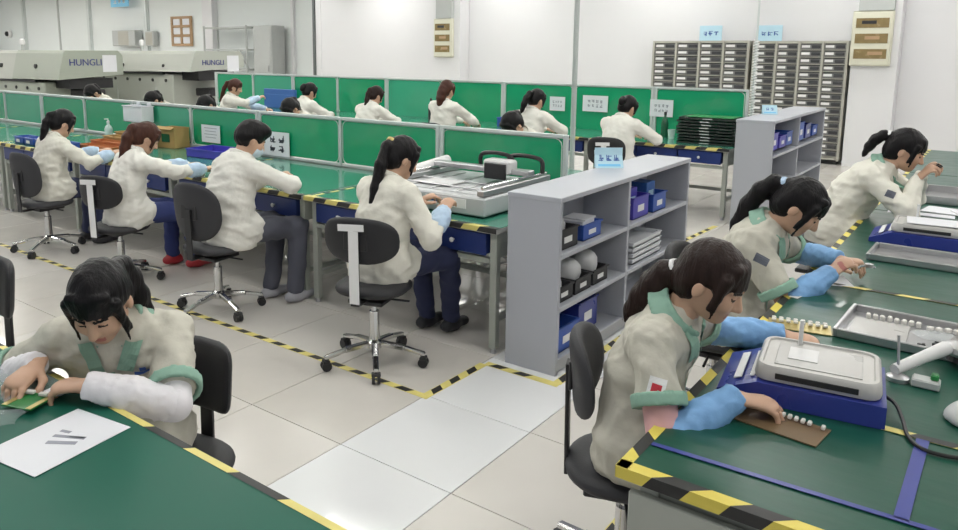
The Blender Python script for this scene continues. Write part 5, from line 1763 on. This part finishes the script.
# --- things in the shelves
Z1, Z2, Z3 = .0805, .3703, .6570
def sbin(label, x, y, z, w, d, h, m, rz=0.0):
    t = thing('storage_bin', label, 'bin', (x, y, z), rz)
    open_bin(w, d, h).build('bin', M[m], t)
    MB().box((w / 2 + .001, 0, h * .45), (.002, d * .4, h * .3)).build('label_card', M['label'], t)
    return t
sbin('black bin of white pouches on the upper board of the shelf by the plotter', .25, 1.37, Z3, .22, .22, .11, 'blackbin')
sbin('blue bin beside the black one on the upper board of the shelf', .26, 1.66, Z3, .20, .22, .09, 'bluebin')
for k, (y, lab) in enumerate(((1.32, 'white pouch in the black bin on the upper shelf board, near end'), (1.42, 'white pouch in the black bin on the upper shelf board, by the blue bin'))):
    one('pouch', lab, 'pouch', lump(.07, .04, .15, 60 + k), M['whitefilm'], (.24, y, Z3 + .0065), smooth=True)
one('paper_stack', 'thin stack of papers in the blue bin on the upper shelf board', 'papers', MB().box((0, 0, .048), (.15, .16, .095), bev=.004).box((.01, .01, .1), (.14, .15, .01)), M['paper'], (.26, 1.66, Z3 + .0065), .05)
for k in range(3):
    sbin(['black bin with white film at the near end of the middle shelf board', 'black bin with white film in the middle of the middle shelf board', 'black bin with white film by the shelf divider'][k], .26, 1.34 + .22 * k, Z2, .21, .19, .085, 'blackbin')
    one('film_roll', ['white film roll in the near end bin of the middle shelf board', 'white film roll in the central bin of the middle shelf board', 'white film roll in the bin by the shelf divider'][k], 'film roll',
        lump(.09, .08, .17, 70 + k, 16, .08), M['whitefilm'], (.25, 1.34 + .22 * k, Z2 + .0065), smooth=True)
sbin('blue bin on the bottom of the shelf by the plotter', .25, 1.40, Z1, .22, .26, .14, 'bluebin')
sbin('dark blue bin pushed back on the bottom of the shelf', .22, 1.75, Z1, .18, .24, .18, 'deviceblue')
sbin('violet bin on the upper board beyond the shelf divider', .25, 2.35, Z3, .22, .24, .14, 'purplebin')
sbin('blue bin at the far end of the upper shelf board', .26, 2.64, Z3, .22, .22, .12, 'bluebin')
one('small_box', 'small grey box beside the violet bin on the upper shelf board', 'box', MB().box((0, 0, .05), (.16, .09, .10), bev=.005).box((0, 0, .102), (.165, .095, .008), bev=.002), M['cabgrey'], (.27, 2.16, Z3))
for k, (y, z_, m, lab) in enumerate(((2.33, .007, 'purplebin', 'violet carton standing in the violet bin'), (2.63, .007, 'bluebox', 'blue carton standing in the far blue bin'))):
    one('small_carton', lab, 'carton', MB().box((0, 0, .09), (.12, .14, .18), bev=.004).box((0.061, 0, .10), (.002, .08, .05), mi=1), [M[m], M['signblue']], (.25, y, Z3 + z_))
for k in range(4):
    one('foam_tray', 'white foam tray in the middle shelf stack, ' + ['lowest', 'second from below', 'third from below', 'topmost'][k], 'tray', open_bin(.22, .46, .035, .008, .006), M['foamwhite'], (.26, 2.46, Z2 + .0355 * k), 0, 'white foam trays stacked in the shelf')
W1_, W2_ = .4267, .7567
for k, (y, z, m, h, lab) in enumerate(((5.62, W2_, 'purplebin', .17, 'violet bin at the near end of the upper board of the farther shelf'), (5.95, W2_, 'purplebin', .12, 'low violet bin on the upper board of the farther shelf'), (6.22, W2_, 'bluebin', .14, 'blue bin beside the low violet one in the farther shelf'),
                                     (6.75, W2_, 'bluebin', .20, 'tall blue bin beyond the divider of the farther shelf'), (7.1, W2_, 'deviceblue', .16, 'dark blue bin beyond the divider of the farther shelf'), (7.45, W2_, 'bluebin', .12, 'blue bin at the far end of the farther shelf'))):
    sbin(lab, .24, y, z, .24, .25, h, m)
